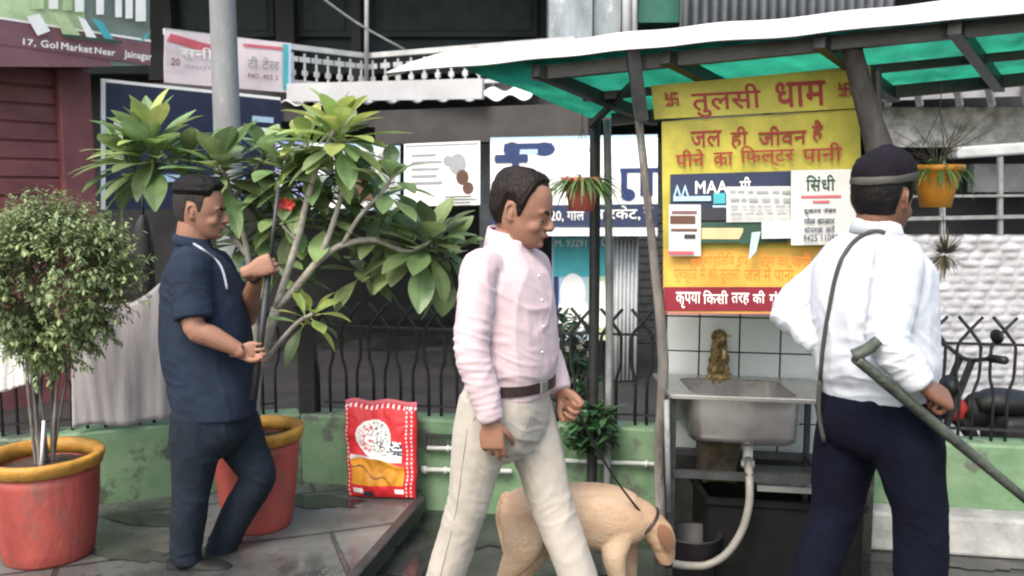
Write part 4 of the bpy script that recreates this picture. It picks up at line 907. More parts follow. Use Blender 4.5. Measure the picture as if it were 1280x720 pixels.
# feathery shrub in the first pot
sh = thing('potted_shrub', 'feathery light green shrub with thin pale stems in the red pot nearest the street', 'shrub', V((pc1.x, pc1.y, .46)))
O = V(sh.location); bm = NB(); tips = []
sc1 = pc1.y / FPX
cc = V((.075, .0, P(86, 352, pc1.y).z - .46))
def crown_r(d):                                          # crown outline: wide and flat above, drawn in below
    return .315 * (1 + .10 * noise.noise(d * 2.2) + .07 * noise.noise(d * 5))
stems = []
for i in range(9):
    a = rng.uniform(0, 6.28); b0 = V((.028 * math.cos(a), .028 * math.sin(a), -.06)); tp_ = cc + V((rng.uniform(-.16, .16), rng.uniform(-.16, .16), rng.uniform(-.12, .12))); md_ = b0.lerp(tp_, .45) + V((rng.uniform(-.02, .02), rng.uniform(-.02, .02), .02))
    tube(bm, [b0, md_, tp_], [.009, .007, .004], n=6); stems.append((b0, md_, tp_))
obj('stems', bm, m_bark, sh, smooth=True)
bm = NB(); tube(bm, [(-.0, -.03, -.03), (.03, -.04, .2)], [.008, .007], n=6, sub=1); obj('stake', bm, m_white, sh, smooth=True)
bm = NB(); tw = NB()
for i in range(2100):
    while True:
        d = V((rng.gauss(0, 1), rng.gauss(0, 1), rng.gauss(0, 1)))
        if d.length > .1: d.normalize(); break
    rad = rng.uniform(.45, 1) ** .6; r = crown_r(d) * rad; p = cc + V((d.x * r * 1.0, d.y * r * .95, d.z * r * (.98 if d.z > 0 else 1.18)))
    if d.z < 0: sq = 1 - .45 * (-d.z) ** 1.2; p.x = cc.x + (p.x - cc.x) * sq; p.y *= sq
    if noise.noise(p * 6.5 + V((3, 1, 2))) < -.32: continue
    dirv = (d * .8 + V((rng.uniform(-.6, .6), rng.uniform(-.6, .6), rng.uniform(-.1, .9)))).normalized(); Ls = rng.uniform(.06, .12); q = p + dirv * Ls
    tube(tw, [p - dirv * .05, p + dirv * Ls * .5 + V((0, 0, .006)), q], [.0018, .0014, .0006], n=4, sub=1)
    nl = int(Ls / .0105)
    for k in range(nl):
        t = (k + .5) / nl; b = (p - dirv * .02).lerp(q, t); sd_ = dirv.cross(V((rng.uniform(-1, 1), rng.uniform(-1, 1), rng.uniform(-1, 1)))).normalized(); ld = (sd_ * .8 + dirv * .55 + V((0, 0, rng.uniform(-.25, .15)))).normalized()
        leaf(bm, b, ld, V((0, 0, 1)), rng.uniform(.020, .034), rng.uniform(.0045, .0075), .5, .1, 2, 0, .8)
obj('twigs', tw, mat('green_twig', (.10, .10, .045), .8), sh, smooth=True); o = obj('foliage', bm, m_leaf3, sh)

# plumeria in the second pot
pl = thing('plumeria_tree', 'plumeria tree with grey branches and big leaf rosettes behind the guard', 'tree', V((pc2.x, pc2.y, .49)))
OP = V(pl.location); PY = pc2.y
def PP(px, py, dy=0): return P(px, py, PY + dy) - OP
bm = NB()
def br(pts, r0, r1): tube(bm, pts, [.66 * (r0 + (r1 - r0) * i / (len(pts) - 1)) for i in range(len(pts))], n=10, sub=5)
base = V((0, 0, -.05)); k0 = PP(322, 470, .02); k1 = PP(345, 385, .03)
br([base, PP(318, 515), k0, k1], .045, .034)
kA = PP(398, 326, 0)
br([k1, PP(372, 357, .02), kA, PP(428, 306, .02), PP(470, 300, .05), PP(510, 315, .06), PP(540, 300, .06)], .03, .016)
br([kA, PP(412, 292, -.02), PP(428, 240, -.02), PP(436, 200, 0), PP(424, 172, 0)], .022, .014)
br([PP(428, 306, .02), PP(450, 270, -.06), PP(478, 240, -.08), PP(488, 222, -.08)], .016, .012)
br([k1, PP(372, 300, -.05), PP(384, 250, -.08), PP(398, 205, -.1), PP(424, 150, -.1)], .026, .014)
br([k0, PP(318, 400, .1), PP(310, 320, .12), PP(292, 250, .12), PP(275, 205, .1)], .03, .015)
br([PP(310, 320, .12), PP(270, 270, .16), PP(225, 215, .15), PP(196, 185, .14)], .022, .013)
br([PP(292, 250, .12), PP(318, 215, .2), PP(330, 190, .2)], .016, .012)
br([k0, PP(340, 440, -.06), PP(370, 405, -.08), PP(392, 392, -.1)], .02, .012)
br([PP(372, 300, -.05), PP(352, 280, .08), PP(350, 260, .1)], .014, .01)
br([PP(384, 250, -.08), PP(400, 262, .1), PP(412, 262, .12)], .014, .01)
obj('trunk', bm, m_pbark, pl, smooth=True)
bm = NB()
def rosette(c, d, n, L0, L1, W, mi=0, lo=30, hi=118, y_squash=1):
    d = V(d).normalized(); a = d.orthogonal().normalized(); b = d.cross(a); g = rng.uniform(0, 6)
    for i in range(n):
        th = g + i * 2.39996; po = R(lo + (hi - lo) * ((i + .5) / n) ** .9 + rng.uniform(-9, 9)); dr = d * math.cos(po) + (a * math.cos(th) + b * math.sin(th)) * math.sin(po)
        L = rng.uniform(L0, L1) * (.72 + .28 * min(1, i / n * 2.2)); st = c - d * (.10 * i / n) + dr * .035
        leaf(bm, st, dr, V((0, 0, 1)) + d * .3, L, W * 1.28 * rng.uniform(.8, 1.15), rng.uniform(.2, .8), rng.uniform(.1, .3), 8, mi if i < n * .75 or mi == 0 else 0, 1.22)
        tube(bm, [c - d * (.10 * i / n), st + dr * .005], [.004, .003], n=4, sub=1, mi=mi)
for (px, py, dy, d, n, L0, L1, W, mi, lo, hi) in (
    (190, 190, .14, (-.2, -.2, 1), 34, .22, .37, .038, 0, 10, 108), (158, 200, .2, (-.6, -.2, .8), 18, .18, .28, .036, 0, 20, 100), (188, 172, .12, (-.15, -.35, 1), 15, .18, .31, .036, 1, 8, 90),
    (276, 205, .10, (.1, -.35, 1), 32, .20, .33, .040, 0, 18, 115), (236, 205, .2, (0, -.2, 1), 14, .2, .3, .038, 0, 20, 110),
    (424, 162, -.1, (.1, -.25, 1), 30, .20, .31, .034, 1, 10, 112), (424, 172, 0, (.4, -.1, .9), 14, .2, .3, .036, 0, 40, 118), (330, 190, .2, (.3, 0, 1), 16, .2, .3, .036, 0, 25, 115),
    (488, 222, -.08, (.3, -.3, 1), 14, .16, .25, .033, 0, 25, 112), (540, 300, .06, (.5, -.4, .8), 24, .20, .31, .045, 0, 20, 120), (512, 312, .1, (.1, -.5, .7), 12, .17, .26, .042, 0, 30, 115), (560, 320, .14, (.3, -.5, .3), 10, .2, .28, .045, 0, 30, 110),
    (392, 392, -.1, (.5, -.4, .5), 12, .13, .2, .024, 1, 20, 110), (350, 262, .1, (-.1, -.4, .8), 14, .15, .24, .032, 0, 30, 120), (412, 262, .12, (.3, -.2, .9), 13, .16, .24, .033, 0, 30, 118), (352, 205, .1, (-.1, -.3, 1), 18, .2, .3, .036, 0, 30, 115), (375, 215, .12, (.1, -.2, 1), 16, .17, .26, .033, 0, 25, 115), (326, 262, .25, (-.1, -.3, .9), 14, .17, .26, .036, 0, 30, 118), (395, 232, .25, (.1, -.3, 1), 10, .18, .27, .036, 0, 25, 118), (446, 262, .3, (.1, -.3, 1), 9, .18, .27, .036, 0, 25, 118), (470, 250, .3, (.2, -.4, .8), 14, .18, .26, .04, 0, 25, 118), (385, 180, .05, (-.2, -.3, 1), 14, .17, .27, .034, 1, 20, 110), (420, 215, .2, (.2, -.35, .9), 16, .18, .28, .036, 0, 25, 115), (370, 290, .2, (.1, -.5, .6), 12, .15, .23, .032, 0, 30, 118), (480, 285, .2, (.2, -.5, .6), 13, .16, .25, .036, 0, 30, 118), (300, 300, .3, (-.3, -.3, .6), 12, .17, .26, .036, 0, 30, 118), (340, 330, .15, (-.2, -.5, .5), 12, .16, .25, .03, 0, 40, 120), (455, 330, .16, (.2, -.4, .6), 10, .15, .22, .033, 0, 40, 118)):
    rosette(PP(px, py, dy), d, n, L0, L1, W, mi, lo, hi)
obj('crown', bm, [m_leaf1, m_leaf2], pl)
bm = NB()
for px, py, dy in ((355, 254, -.02), (362, 256, -.02), (349, 257, -.01)):
    c = PP(px, py, dy)
    for k in range(5): th = k * 1.2566; leaf(bm, c, V((math.cos(th), -.6, math.sin(th))), V((0, -1, 0)), .03, .011, .4, .1, 3)
obj('blossom', bm, m_red, pl)

# small hanging and wall plants
def tuft(bm, c, n, L0, L1, W, droop, upb=.5, mi=0):
    for i in range(n):
        th = rng.uniform(0, 6.283); d = V((math.cos(th), math.sin(th), rng.uniform(-.1, 1.4) * upb)); leaf(bm, V(c) + V((math.cos(th), math.sin(th), 0)) * rng.uniform(0, .04), d, V((0, 0, 1)), rng.uniform(L0, L1), W * rng.uniform(.7, 1.2), rng.uniform(.5, 1) * droop, .15, 6, mi, .6)
def hanging(label, px, py, Y, rt, rb, h, m, hook_py, n, L0, L1):
    c = P(px, py, Y); t = thing('hanging_pot', label, 'hanging pot', c, 0, 'pots hanging from the canopy')
    bm = NB(); lathe(bm, [(0, .003), (rb, 0), (rb + (rt - rb) * .5, h * .5), (rt, h * .86), (rt + .008, h * .87), (rt + .010, h), (rt - .004, h), (rt - .008, h * .85), (0, h * .84)], n=28); bmesh.ops.remove_doubles(bm, verts=bm.verts, dist=1e-5); obj('pot', bm, m, t, smooth=True)
    bm = NB(); zt = P(px, hook_py, Y).z - c.z
    for k in range(3): th = k * 2.094 + .4; tube(bm, [(rt * math.cos(th), rt * math.sin(th), h * .95), (0, 0, h + .22)], .0016, n=5, sub=1)
    tube(bm, [(0, 0, h + .22), (0, 0, zt)], .002, n=5, sub=1); obj('hanger', bm, m_dsteel, t)
    bm = NB(); tuft(bm, (0, 0, h * .9), n, L0, L1, .006, 1.6); obj('foliage', bm, m_leaf5, t); return t
hanging('small red pot with a spiky spider plant hanging beside the dark posts', 727, 264, 3.95, .082, .055, .15, m_rpot, 140, 150, .10, .27)
h2 = hanging('orange yellow pot with a leafy plant hanging beside the capped man', 1169, 259, 3.7, .098, .060, .175, m_opot, 100, 120, .10, .25)
bm = NB()
for i in range(40): th = rng.uniform(0, 6.28); d = V((math.cos(th), math.sin(th), rng.uniform(.5, 2))).normalized(); L = rng.uniform(.12, .26); tube(bm, [(0, 0, .16), d * L * .5 + V((0, 0, .17)), d * L + V((rng.uniform(-.03, .03), 0, .15))], .0014, n=4, sub=2)
obj('twigs', bm, m_dry, h2)
bm = NB(); c = P(1181, 318, 3.75)
for i in range(170):
    d = V((rng.gauss(0, 1), rng.gauss(0, 1), rng.gauss(0, 1))).normalized(); leaf(bm, d * .015, d, V((.1, 0, 1)), rng.uniform(.05, .105), .003, rng.uniform(-.2, .4), .1, 3)
tube(bm, [(0, 0, .0), (-.02, 0, .2)], .0015, n=4, sub=1)
o = obj('air_plant', bm, m_dry); o.location = c; tag(o, 'small spiky dry ball of a plant hanging before the white wall', 'plant')

def bush(label, c, n, rx, rz, m, Lr, Wr, flowers=None, seed=1):
    t = thing('bush', label, 'bush', c); g = random.Random(seed); bm = NB(); st = NB()
    for i in range(n):
        p = V((g.gauss(0, rx * .5), g.gauss(0, rx * .42), rz * (.15 + .85 * g.random()))); tube(st, [(p.x * .15, p.y * .15, 0), (p.x * .7, p.y * .7, p.z * .6), p], [.004, .003, .0015], n=5, sub=2)
        for k in range(7): d = V((g.gauss(0, 1), g.gauss(0, 1), g.gauss(.1, .7))).normalized(); leaf(bm, p + d * .012, d, V((0, 0, 1)), g.uniform(*Lr), g.uniform(*Wr), g.uniform(.1, .8), .15, 4)
    obj('stems', st, m_dbark, t, smooth=True); obj('foliage', bm, m, t)
    if flowers:
        bm = NB()
        for i in range(flowers[0]):
            p = V((g.gauss(0, rx * .5), g.uniform(-rx * .6, -.02), rz * g.uniform(.3, 1)))
            for k in range(5): th = k * 1.2566; leaf(bm, p, V((math.cos(th), -.5, math.sin(th))), V((0, -1, 0)), .022, .009, .3, .1, 2)
        obj('blossom', bm, flowers[1], t)
    return t
bc = PW(738, 566, .10); bush('dark green bush on the wall beside the hand holding the leash', V((bc.x, bc.y - .02, ZW - .10)), 46, .14, .25, m_leaf4, (.05, .085), (.014, .022), seed=4)
bc = PW(708, 480, -.30); bush('pale leafy bush with white flowers behind the fence', V((bc.x, bc.y, .45)), 60, .17, .50, m_leaf4, (.04, .075), (.012, .02), (16, m_petal), seed=9)
# black bag hanging behind the guard
bm = NB(); a = P(184, 390, 4.5); tube(bm, [(0, 0, 0), (0, 0, .02), (-.005, 0, .2), (0, 0, .42), (.0, 0, .5)], [(.03, .02), (.05, .035), (.052, .04), (.042, .03), (.012, .01)], ref=(1, 0, 0), n=14, ex=3); tube(bm, [(0, 0, .48), (.0, .01, .62)], .006, n=6, sub=1); tube(bm, [(.03, 0, .02), (.05, .0, -.2)], .007, n=6, sub=1)
for v in bm.verts: v.co += V((.01 * noise.noise(v.co * 9), .01 * noise.noise(v.co * 9 + V((4, 0, 0))), 0))
o = obj('black_bag', bm, m_blk, smooth=True); o.location = a; tag(o, 'limp black bag hanging behind the back of the guard', 'bag')

# motorcycle behind the right part of the fence
mo = thing('motorcycle', 'dark motorcycle with red lamp parked behind the fence beside the capped man', 'motorcycle', V((2.66, wy(2.66, -.42), -.06)), R(4))
def mp(name, m, bm, par=mo, **k): return obj(name, bm, m, par, **k)
for x in (-.55, .62):
    bm = NB(); pf = [(.275 + .035 * math.cos(t), .035 * math.sin(t)) for t in [2 * math.pi * i / 10 for i in range(11)]]; rg = lathe(bm, pf, n=32); bmesh.ops.remove_doubles(bm, verts=bm.verts, dist=1e-5); bmesh.ops.rotate(bm, verts=bm.verts, matrix=Matrix.Rotation(R(90), 3, 'X')); bmesh.ops.translate(bm, verts=bm.verts, vec=(x, 0, .31)); wh = mp('wheel', m_blkrub, bm, smooth=True)
    bm = NB()
    for k in range(12): th = k * math.pi / 6; bar(bm, (x, 0, .31), (x + .25 * math.cos(th), 0, .31 + .25 * math.sin(th)), .008)
    ell(bm, (x, 0, .31), (.05, .06, .05)); mp('rim', m_steel, bm, wh)
bm = NB(); bar(bm, (-.55, .06, .31), (-.36, .05, .84), .025); bar(bm, (-.55, -.06, .31), (-.36, -.05, .84), .025); mp('fork', m_dsteel, bm)
bm = NB(); tube(bm, [(-.40, -.34, .90), (-.36, -.2, .88), (-.36, 0, .84), (-.36, .2, .88), (-.40, .34, .90)], .011, n=8); hb_ = mp('handlebar', m_dsteel, bm, smooth=True)
for s in (-1, 1):
    bm = NB(); tube(bm, [(-.385, s * .24, .89), (-.40, s * .37, .905)], .02, n=10, sub=1); mp('grip', m_blk, bm, hb_, smooth=True); bm = NB(); tube(bm, [(-.37, s * .2, .885), (-.38, s * .26, .98)], .005, n=6, sub=1); ell(bm, (-.38, s * .27, 1.0), (.015, .05, .035)); mp('mirror', m_blk, bm, smooth=True)
bm = NB(); tube(bm, [(-.3, 0, .60), (-.2, 0, .62), (.0, 0, .60), (.1, 0, .56)], [(.04, .04), (.09, .07), (.085, .06), (.05, .04)], n=16, ref=(0, 1, 0)); mp('fuel_tank', m_blk, bm, smooth=True)
bm = NB(); tube(bm, [(.06, 0, .58), (.3, 0, .59), (.6, 0, .62), (.72, 0, .63)], [(.09, .05), (.13, .05), (.12, .045), (.05, .03)], n=16, ref=(0, 1, 0)); mp('seat', m_blkrub, bm, smooth=True)
bm = NB(); box(bm, (-.2, -.12, .24), (.2, .12, .55)); bar(bm, (.0, 0, .5), (.62, 0, .31), .05); mp('engine', m_dsteel, bm, bevel=.03)
bm = NB(); ell(bm, (-.44, 0, .70), (.05, .06, .06)); mp('headlight', m_blk, bm, smooth=True)
bm = NB(); q = P(1187, 514, 4.42) - V(mo.location); tube(bm, [q + V((-.05, 0, -.03)), q + V((-.02, 0, 0)), q + V((.03, 0, .02)), q + V((.06, 0, .02))], [(.03, .02), (.065, .04), (.06, .045), (.03, .03)], n=14, ref=(0, 0, 1)); mp('side_panel', m_red, bm, smooth=True)
bm = NB(); q = P(1219, 512, 4.44) - V(mo.location); ell(bm, q, (.085, .05, .10)); mp('front_cowl', m_blk, bm, smooth=True)
# ---------------------------------------------------------------- people
m_skin = {'a': mat('skin_tan', (.27, .138, .092), .55, .10, 9, .12, 120, sss=.12, spec=.4), 'b': mat('skin_brown', (.275, .138, .092), .52, .10, 9, .12, 120, sss=.12, spec=.4), 'c': mat('skin_deep', (.17, .08, .05), .5, .10, 9, .12, 120, sss=.1, spec=.4)}
m_lip = mat('lips', (.22, .09, .07), .5, .1)
m_hair = mat('black_hair', (.006, .005, .005), .6, .4, 30, .6, 160, stretch=(1, 1, .35), spec=.2)
m_hair2 = mat('dark_brown_hair', (.014, .008, .006), .55, .4, 30, .6, 160, stretch=(1, 1, .35), spec=.25)
m_stub = mat('cropped_hair', (.022, .014, .011), .8, .3, 60, .8, 300)
m_eyew = mat('eye_white', (.7, .68, .64), .25, .03); m_iris = mat('iris', (.02, .012, .008), .2, .1)
m_navy = mat('navy_cotton', (.014, .023, .044), .9, .2, 7, .35, 300, spec=.25)
m_navyt = mat('navy_trouser', (.010, .016, .026), .9, .18, 7, .3, 300, spec=.25)
m_pink = mat('pale_pink_cotton', (.53, .41, .44), .85, .05, 8, .25, 300, sheen=.15)
m_beige = mat('beige_cotton', (.39, .355, .31), .85, .06, 8, .25, 300, sheen=.1)
m_wsh = mat('white_shirt_cotton', (.49, .52, .57), .85, .04, 8, .25, 300, sheen=.1)
m_dnavy = mat('dark_navy_trouser', (.003, .004, .012), .9, .2, 7, .3, 300, spec=.15)
m_seam = mat('beige_seam', (.22, .20, .17), .9, .1)
m_belt = mat('belt_leather', (.025, .012, .014), .45, .2); m_shoe = mat('black_shoe', (.010, .010, .011), .65, .3, spec=.25)
m_cap = mat('black_felt', (.008, .006, .010), .9, .3, 20, .3, 200, spec=.15); m_band = mat('olive_band', (.10, .095, .085), .7, .2)
m_strap = mat('olive_strap', (.045, .05, .045), .7, .2); m_staff = mat('olive_staff', (.055, .065, .05), .6, .35, 14, .6, 50)
m_lany = mat('pale_lanyard', (.36, .38, .45), .6, .1)

HEAD = [(.122, .006, -.030, .020), (.114, .040, -.062, .044), (.098, .066, -.083, .061), (.070, .086, -.097, .073), (.040, .094, -.102, .078), (.012, .096, -.101, .078), (-.006, .0955, -.099, .0765), (-.022, .088, -.095, .074), (-.042, .087, -.088, .071), (-.060, .088, -.078, .067), (-.076, .087, -.066, .061), (-.092, .085, -.048, .053), (-.106, .083, -.022, .042), (-.115, .074, .008, .030), (-.119, .055, .025, .016)]
HF = cr(HEAD, 4)
def head_pt(z, th, off=0.0):                             # th: 0 front, pi back; point on the skull at height z
    for i in range(len(HF) - 1):
        if HF[i][0] >= z >= HF[i + 1][0]:
            t = (HF[i][0] - z) / max(1e-6, HF[i][0] - HF[i + 1][0]); f = [a + (b - a) * t for a, b in zip(HF[i], HF[i + 1])]; break
    else: f = HF[0] if z > HF[0][0] else HF[-1]
    c = (f[1] + f[2]) / 2; a = (f[1] - f[2]) / 2; w_ = f[3]; e = 2.25
    cx = math.copysign(abs(math.cos(th)) ** (2 / e), math.cos(th)); sx = math.copysign(abs(math.sin(th)) ** (2 / e), math.sin(th))
    return V((c + (a + off) * cx, (w_ + off) * sx, z))
def head_into(bm, M):
    b2 = NB(); n = 36; rings = [[b2.verts.new(head_pt(f[0], 2 * math.pi * j / n)) for j in range(n)] for f in HF]
    for i in range(len(rings) - 1):
        for j in range(n): b2.faces.new((rings[i][j], rings[i][(j + 1) % n], rings[i + 1][(j + 1) % n], rings[i + 1][j]))
    b2.faces.new(rings[0]); b2.faces.new(rings[-1])
    tube(b2, [(.086, 0, .004), (.0965, 0, -.016), (.105, 0, -.034), (.1075, 0, -.043), (.096, 0, -.050)], [(.007, .010), (.009, .011), (.012, .013), (.014, .012), (.011, .006)], ref=(0, 1, 0), n=12)   # nose
    for s in (-1, 1):
        ell(b2, (.099, s * .013, -.044), (.010, .009, .008))                       # nostril wings
        ell(b2, (.076, s * .032, .008), (.016, .028, .009))                        # brow ridge
        ell(b2, (.050, s * .040, -.044), (.034, .026, .026))                       # cheekbone
        ell(b2, (.0735, s * .033, -.021), (.0115, .018, .009))                    # lid mass
        q = Quaternion((0, 0, 1), s * R(24)) @ Quaternion((0, 1, 0), R(-12))
        tube(b2, [V((-.012, s * .074, .012)), V((-.022, s * .084, .016)), V((-.030, s * .087, .002)), V((-.026, s * .085, -.020)), V((-.014, s * .079, -.036)), V((-.004, s * .073, -.028))], [.0045, .005, .0055, .005, .0065, .004], n=8)   # ear rim
        ell(b2, (-.016, s * .077, -.008), (.011, .005, .022), q)
    ell(b2, (.088, 0, -.064), (.010, .023, .0055)); ell(b2, (.086, 0, -.075), (.010, .021, .006)); ell(b2, (.080, 0, -.102), (.013, .020, .013))
    b2.transform(M); me = bpy.data.meshes.new('t'); b2.to_mesh(me); b2.free(); bm.from_mesh(me); bpy.data.meshes.remove(me)
def hair_cap(M, line, thick, seed, rough=.003, nz=44, nt=72):   # line(th) -> lowest z of the hair at angle th
    bm = NB(); g = []
    for k in range(nz + 1):
        r = []
        for j in range(nt):
            th = 2 * math.pi * j / nt; a = math.atan2(math.sin(th), math.cos(th)); zl = line(abs(a)); z = .1235 - (.1235 - zl) * (k / nz) ** 1.0
            e = min(1, (1 - k / nz) * 3.2); t = thick(abs(a), z) * e - .003 * (1 - e); p = head_pt(z, th, t); p.z += t * .8 * max(0, z / .12) ** 2
            p += (p.normalized()) * rough * noise.noise(p * 60 + V((seed, 0, 0))) * e; r.append(bm.verts.new(p))
        g.append(r)
    for k in range(nz):
        for j in range(nt): bm.faces.new((g[k][j], g[k][(j + 1) % nt], g[k + 1][(j + 1) % nt], g[k + 1][j]))
    bm.faces.new(g[0]); bm.transform(M); return bm
def strands(cap, n, L0, L1, m, par, seed, flow=V((-1, 0, -.35))):   # loose hair over the cap of hair
    g = random.Random(seed); bm = NB(); ps = [f for f in cap.data.polygons]
    for i in range(n):
        f = g.choice(ps); nr = f.normal; d = flow + V((g.uniform(-.4, .4), g.uniform(-.5, .5), g.uniform(-.4, .4))); d = d - nr * d.dot(nr)
        if d.length < .05: continue
        d = (d.normalized() + nr * g.uniform(.1, .55)).normalized(); s_ = d.cross(nr).normalized() * .0008; b = f.center - nr * .002
        bm.faces.new((bm.verts.new(b - s_), bm.verts.new(b + s_), bm.verts.new(b + d * g.uniform(L0, L1))))
    obj('hair_strands', bm, m, par)
def hand_into(bm, wr, fwd, nrm, side, curls, sc_=1.0, thumb=(.5, .7), spread=1.0):
    """wr wrist, fwd towards the fingers, nrm out of the palm, side +1 when the thumb is along fwd x nrm, else -1"""
    f = V(fwd).normalized(); n_ = V(nrm); n_ = (n_ - f * n_.dot(f)).normalized(); a = f.cross(n_) * side      # a points to the thumb
    k = sc_; wr = V(wr)
    tube(bm, [wr - f * .03 * k, wr + f * .008 * k, wr + f * .045 * k, wr + f * .088 * k, wr + f * .097 * k], [(.023 * k, .018 * k), (.026 * k, .017 * k), (.040 * k, .016 * k), (.041 * k, .0135 * k), (.036 * k, .008 * k)], ref=a, n=14, ex=2.6)
    for i, (ln, off, r) in enumerate(((.074, .0315, .0085), (.082, .0105, .0088), (.076, -.0105, .0084), (.060, -.031, .0075))):
        c = curls[i] if isinstance(curls, (list, tuple)) else curls; p = wr + f * (.086 - .004 * abs(i - 1)) * k + a * off * k; d = (f + a * off * 2.2 * spread).normalized(); ax = d.cross(n_).normalized(); pts = [p - d * .02 * k, p]; rr = [r * k * 1.05, r * k * 1.1]
        for L_, ca in ((.48, .9), (.30, 1.1), (.24, .8)):
            d = Quaternion(ax, c * ca) @ d; p = p + d * ln * L_ * k; pts.append(p); rr.append(r * k * (1.0 if L_ == .48 else .92 if L_ == .3 else .72))
        tube(bm, pts, rr, n=9, sub=3); ell(bm, pts[-1], (rr[-1],) * 3, None, 8, 6)
    p = wr + f * .022 * k + a * .022 * k + n_ * .004 * k; d = (f * .75 + a * (1 - thumb[0]) + n_ * thumb[0]).normalized(); pts = [p - d * .012 * k, p]; rr = [.013 * k, .0135 * k]
    for L_, r in ((.042, .0115), (.034, .010), (.026, .0075)):
        p = p + d * L_ * k; pts.append(p); rr.append(r * k); d = (d + n_ * .25 * thumb[1] - a * .45 * thumb[1] + f * .15).normalized()
    tube(bm, pts, rr, n=9, sub=3); ell(bm, pts[-1], (rr[-1],) * 3, None, 8, 6)
def shoe_into(bm, ank, yaw, ln=.27, pitch=0):
    d = V((math.cos(yaw) * math.cos(pitch), math.sin(yaw) * math.cos(pitch), math.sin(pitch))); a = V(ank); h = a + V((0, 0, -.055))
    tube(bm, [h - d * .075, h - d * .06, h + d * .02, h + d * .10, h + d * .165, h + d * .19], [(.02, .022), (.036, .042), (.040, .048), (.047, .034), (.040, .024), (.018, .014)], ref=V((-math.sin(yaw), math.cos(yaw), 0)), n=16, ex=2.5); tube(bm, [a + V((0, 0, .05)), a + V((0, 0, -.04))], [(.040, .040), (.042, .046)], n=12, sub=1)
class Person:
    def __init__(s, label, px, Y, zg, heading):
        s.Y = Y; s.t = thing('person', label, 'person', V((P(px, 500, Y).x, Y, zg)), R(heading)); s.M = Matrix.Translation(s.t.location) @ Matrix.Rotation(R(heading), 4, 'Z'); s.I = s.M.inverted(); s.h = R(heading)
    def L(s, px, py, dy=0): return s.I @ P(px, py, s.Y + dy)
    def put(s, name, me, m, par=None):
        return link(name, me, m, par or s.t, True)
    def world(s, o):                                     # a copy of a child's surface in world space, for fitting things on it
        me = o.data.copy(); me.transform(s.M); b = BVHTree.FromPolygons([v.co for v in me.vertices], [tuple(p.vertices) for p in me.polygons]); bpy.data.meshes.remove(me); return b
    def fit(s, tree, pts, off):
        out = []
        for px, py in pts:
            d = ray(px, py).normalized(); hit, nr, ix, ds = tree.ray_cast(CAM, d)
            if hit is not None: out.append(s.I @ (hit + nr * off))
        return out
def head_matrix(c, yaw, pitch, roll=0, k=1.0):
    return Matrix.Translation(V(c)) @ Matrix.Rotation(yaw, 4, 'Z') @ Matrix.Rotation(pitch, 4, 'Y') @ Matrix.Rotation(roll, 4, 'X') @ Matrix.Scale(k, 4)
def ribbon(pts, wd, th, nrm=None):
    bm = NB(); tube(bm, pts, [(wd / 2, th)] * len(pts), ref=nrm, n=8, sub=3, ex=3); return bm
def face_parts(p, M, m_h, par):
    for s_ in (-1, 1):
        bm = NB(); ell(bm, (.0800, s_ * .0325, -.0262), (.0056, .0120, .0036), None, 12, 8)
        ell(bm, (.0842, s_ * .0335, -.0262), (.0026, .0080, .0036), None, 10, 6, 1); tube(bm, [(.081, s_ * .018, -.0235), (.0865, s_ * .033, -.0215), (.079, s_ * .048, -.0245)], [.0012, .002, .0012], n=6, mi=1)
        bm.transform(M); obj('eye', bm, [m_eyew, m_iris], par, smooth=True)
        bm = NB(); tube(bm, [head_pt(.002, s_ * .18, .001), head_pt(.010, s_ * .38, .0025), head_pt(.006, s_ * .66, .001)], [(.0035, .0045), (.004, .0055), (.002, .003)], n=8)
        bm.transform(M); obj('eyebrow', bm, m_h, par, smooth=True)
    bm = NB(); tube(bm, [(.0925, -.022, -.0695), (.0985, 0, -.0690), (.0925, .022, -.0695)], [(.002, .004), (.004, .007), (.002, .004)], n=8); bm.transform(M); obj('lips', bm, m_lip, par, smooth=True)
def torso(bm, rows, ex=2.4, n=28): tube(bm, [r[0] for r in rows], [r[1] for r in rows], ref=V((1, 0, 0)), n=n, sub=5, ex=ex)
VX = V((1, 0, 0))

# ---- man in the pale pink shirt
p = Person('man in pale pink shirt and beige trousers looking down while walking a dog', 632, 2.92, -.06, -33)
L = p.L
Rs, Re, Rw = L(601, 332, -.15), L(589, 434, -.20), L(613, 520, -.21); Ls, Le, Lw = L(667, 330, .15), L(676, 418, .20), L(698, 484, .10)
hc = L(653, 262, -.01); HM = head_matrix(hc, R(16), R(11), 0, 1.0)
rh, rk, ra_ = L(611, 505, -.075), L(584, 632, -.04), L(519, 838, .06); lh, lk, la = L(655, 505, .08), L(692, 636, .02), L(767, 842, -.08)
nk = L(638, 300, 0)
bm = NB(); head_into(bm, HM); tube(bm, [nk + V((-.005, 0, -.05)), nk, hc + V((-.028, 0, -.055)), hc + V((-.02, 0, 0))], [(.052, .06), (.058, .06), (.058, .058), (.05, .05)], ref=VX, n=18)
tx = lambda py, px, dy=0: L(px, py, dy)
torso(bm, [(tx(500, 632), (.10, .13)), (tx(430, 634), (.10, .12)), (tx(350, 636), (.08, .12)), (tx(322, 638), (.045, .07))])
for a, b, c in ((Rs, Re, Rw), (Ls, Le, Lw)): tube(bm, [a, a.lerp(b, .5), b, b.lerp(c, .5), c], [.045, .042, .036, .034, .025], n=12)
for a, b, c in ((rh, rk, ra_), (lh, lk, la)): tube(bm, [a, a.lerp(b, .5), b, b.lerp(c, .4), c], [.075, .062, .048, .046, .034], n=12)
fd = (L(617, 575, -.2) - Rw).normalized(); hand_into(bm, Rw + fd * .012, fd, p.I.to_3x3() @ V((.25, 1, .05)), 1, [.40, .42, .50, .58], 1.0, (.45, .6))
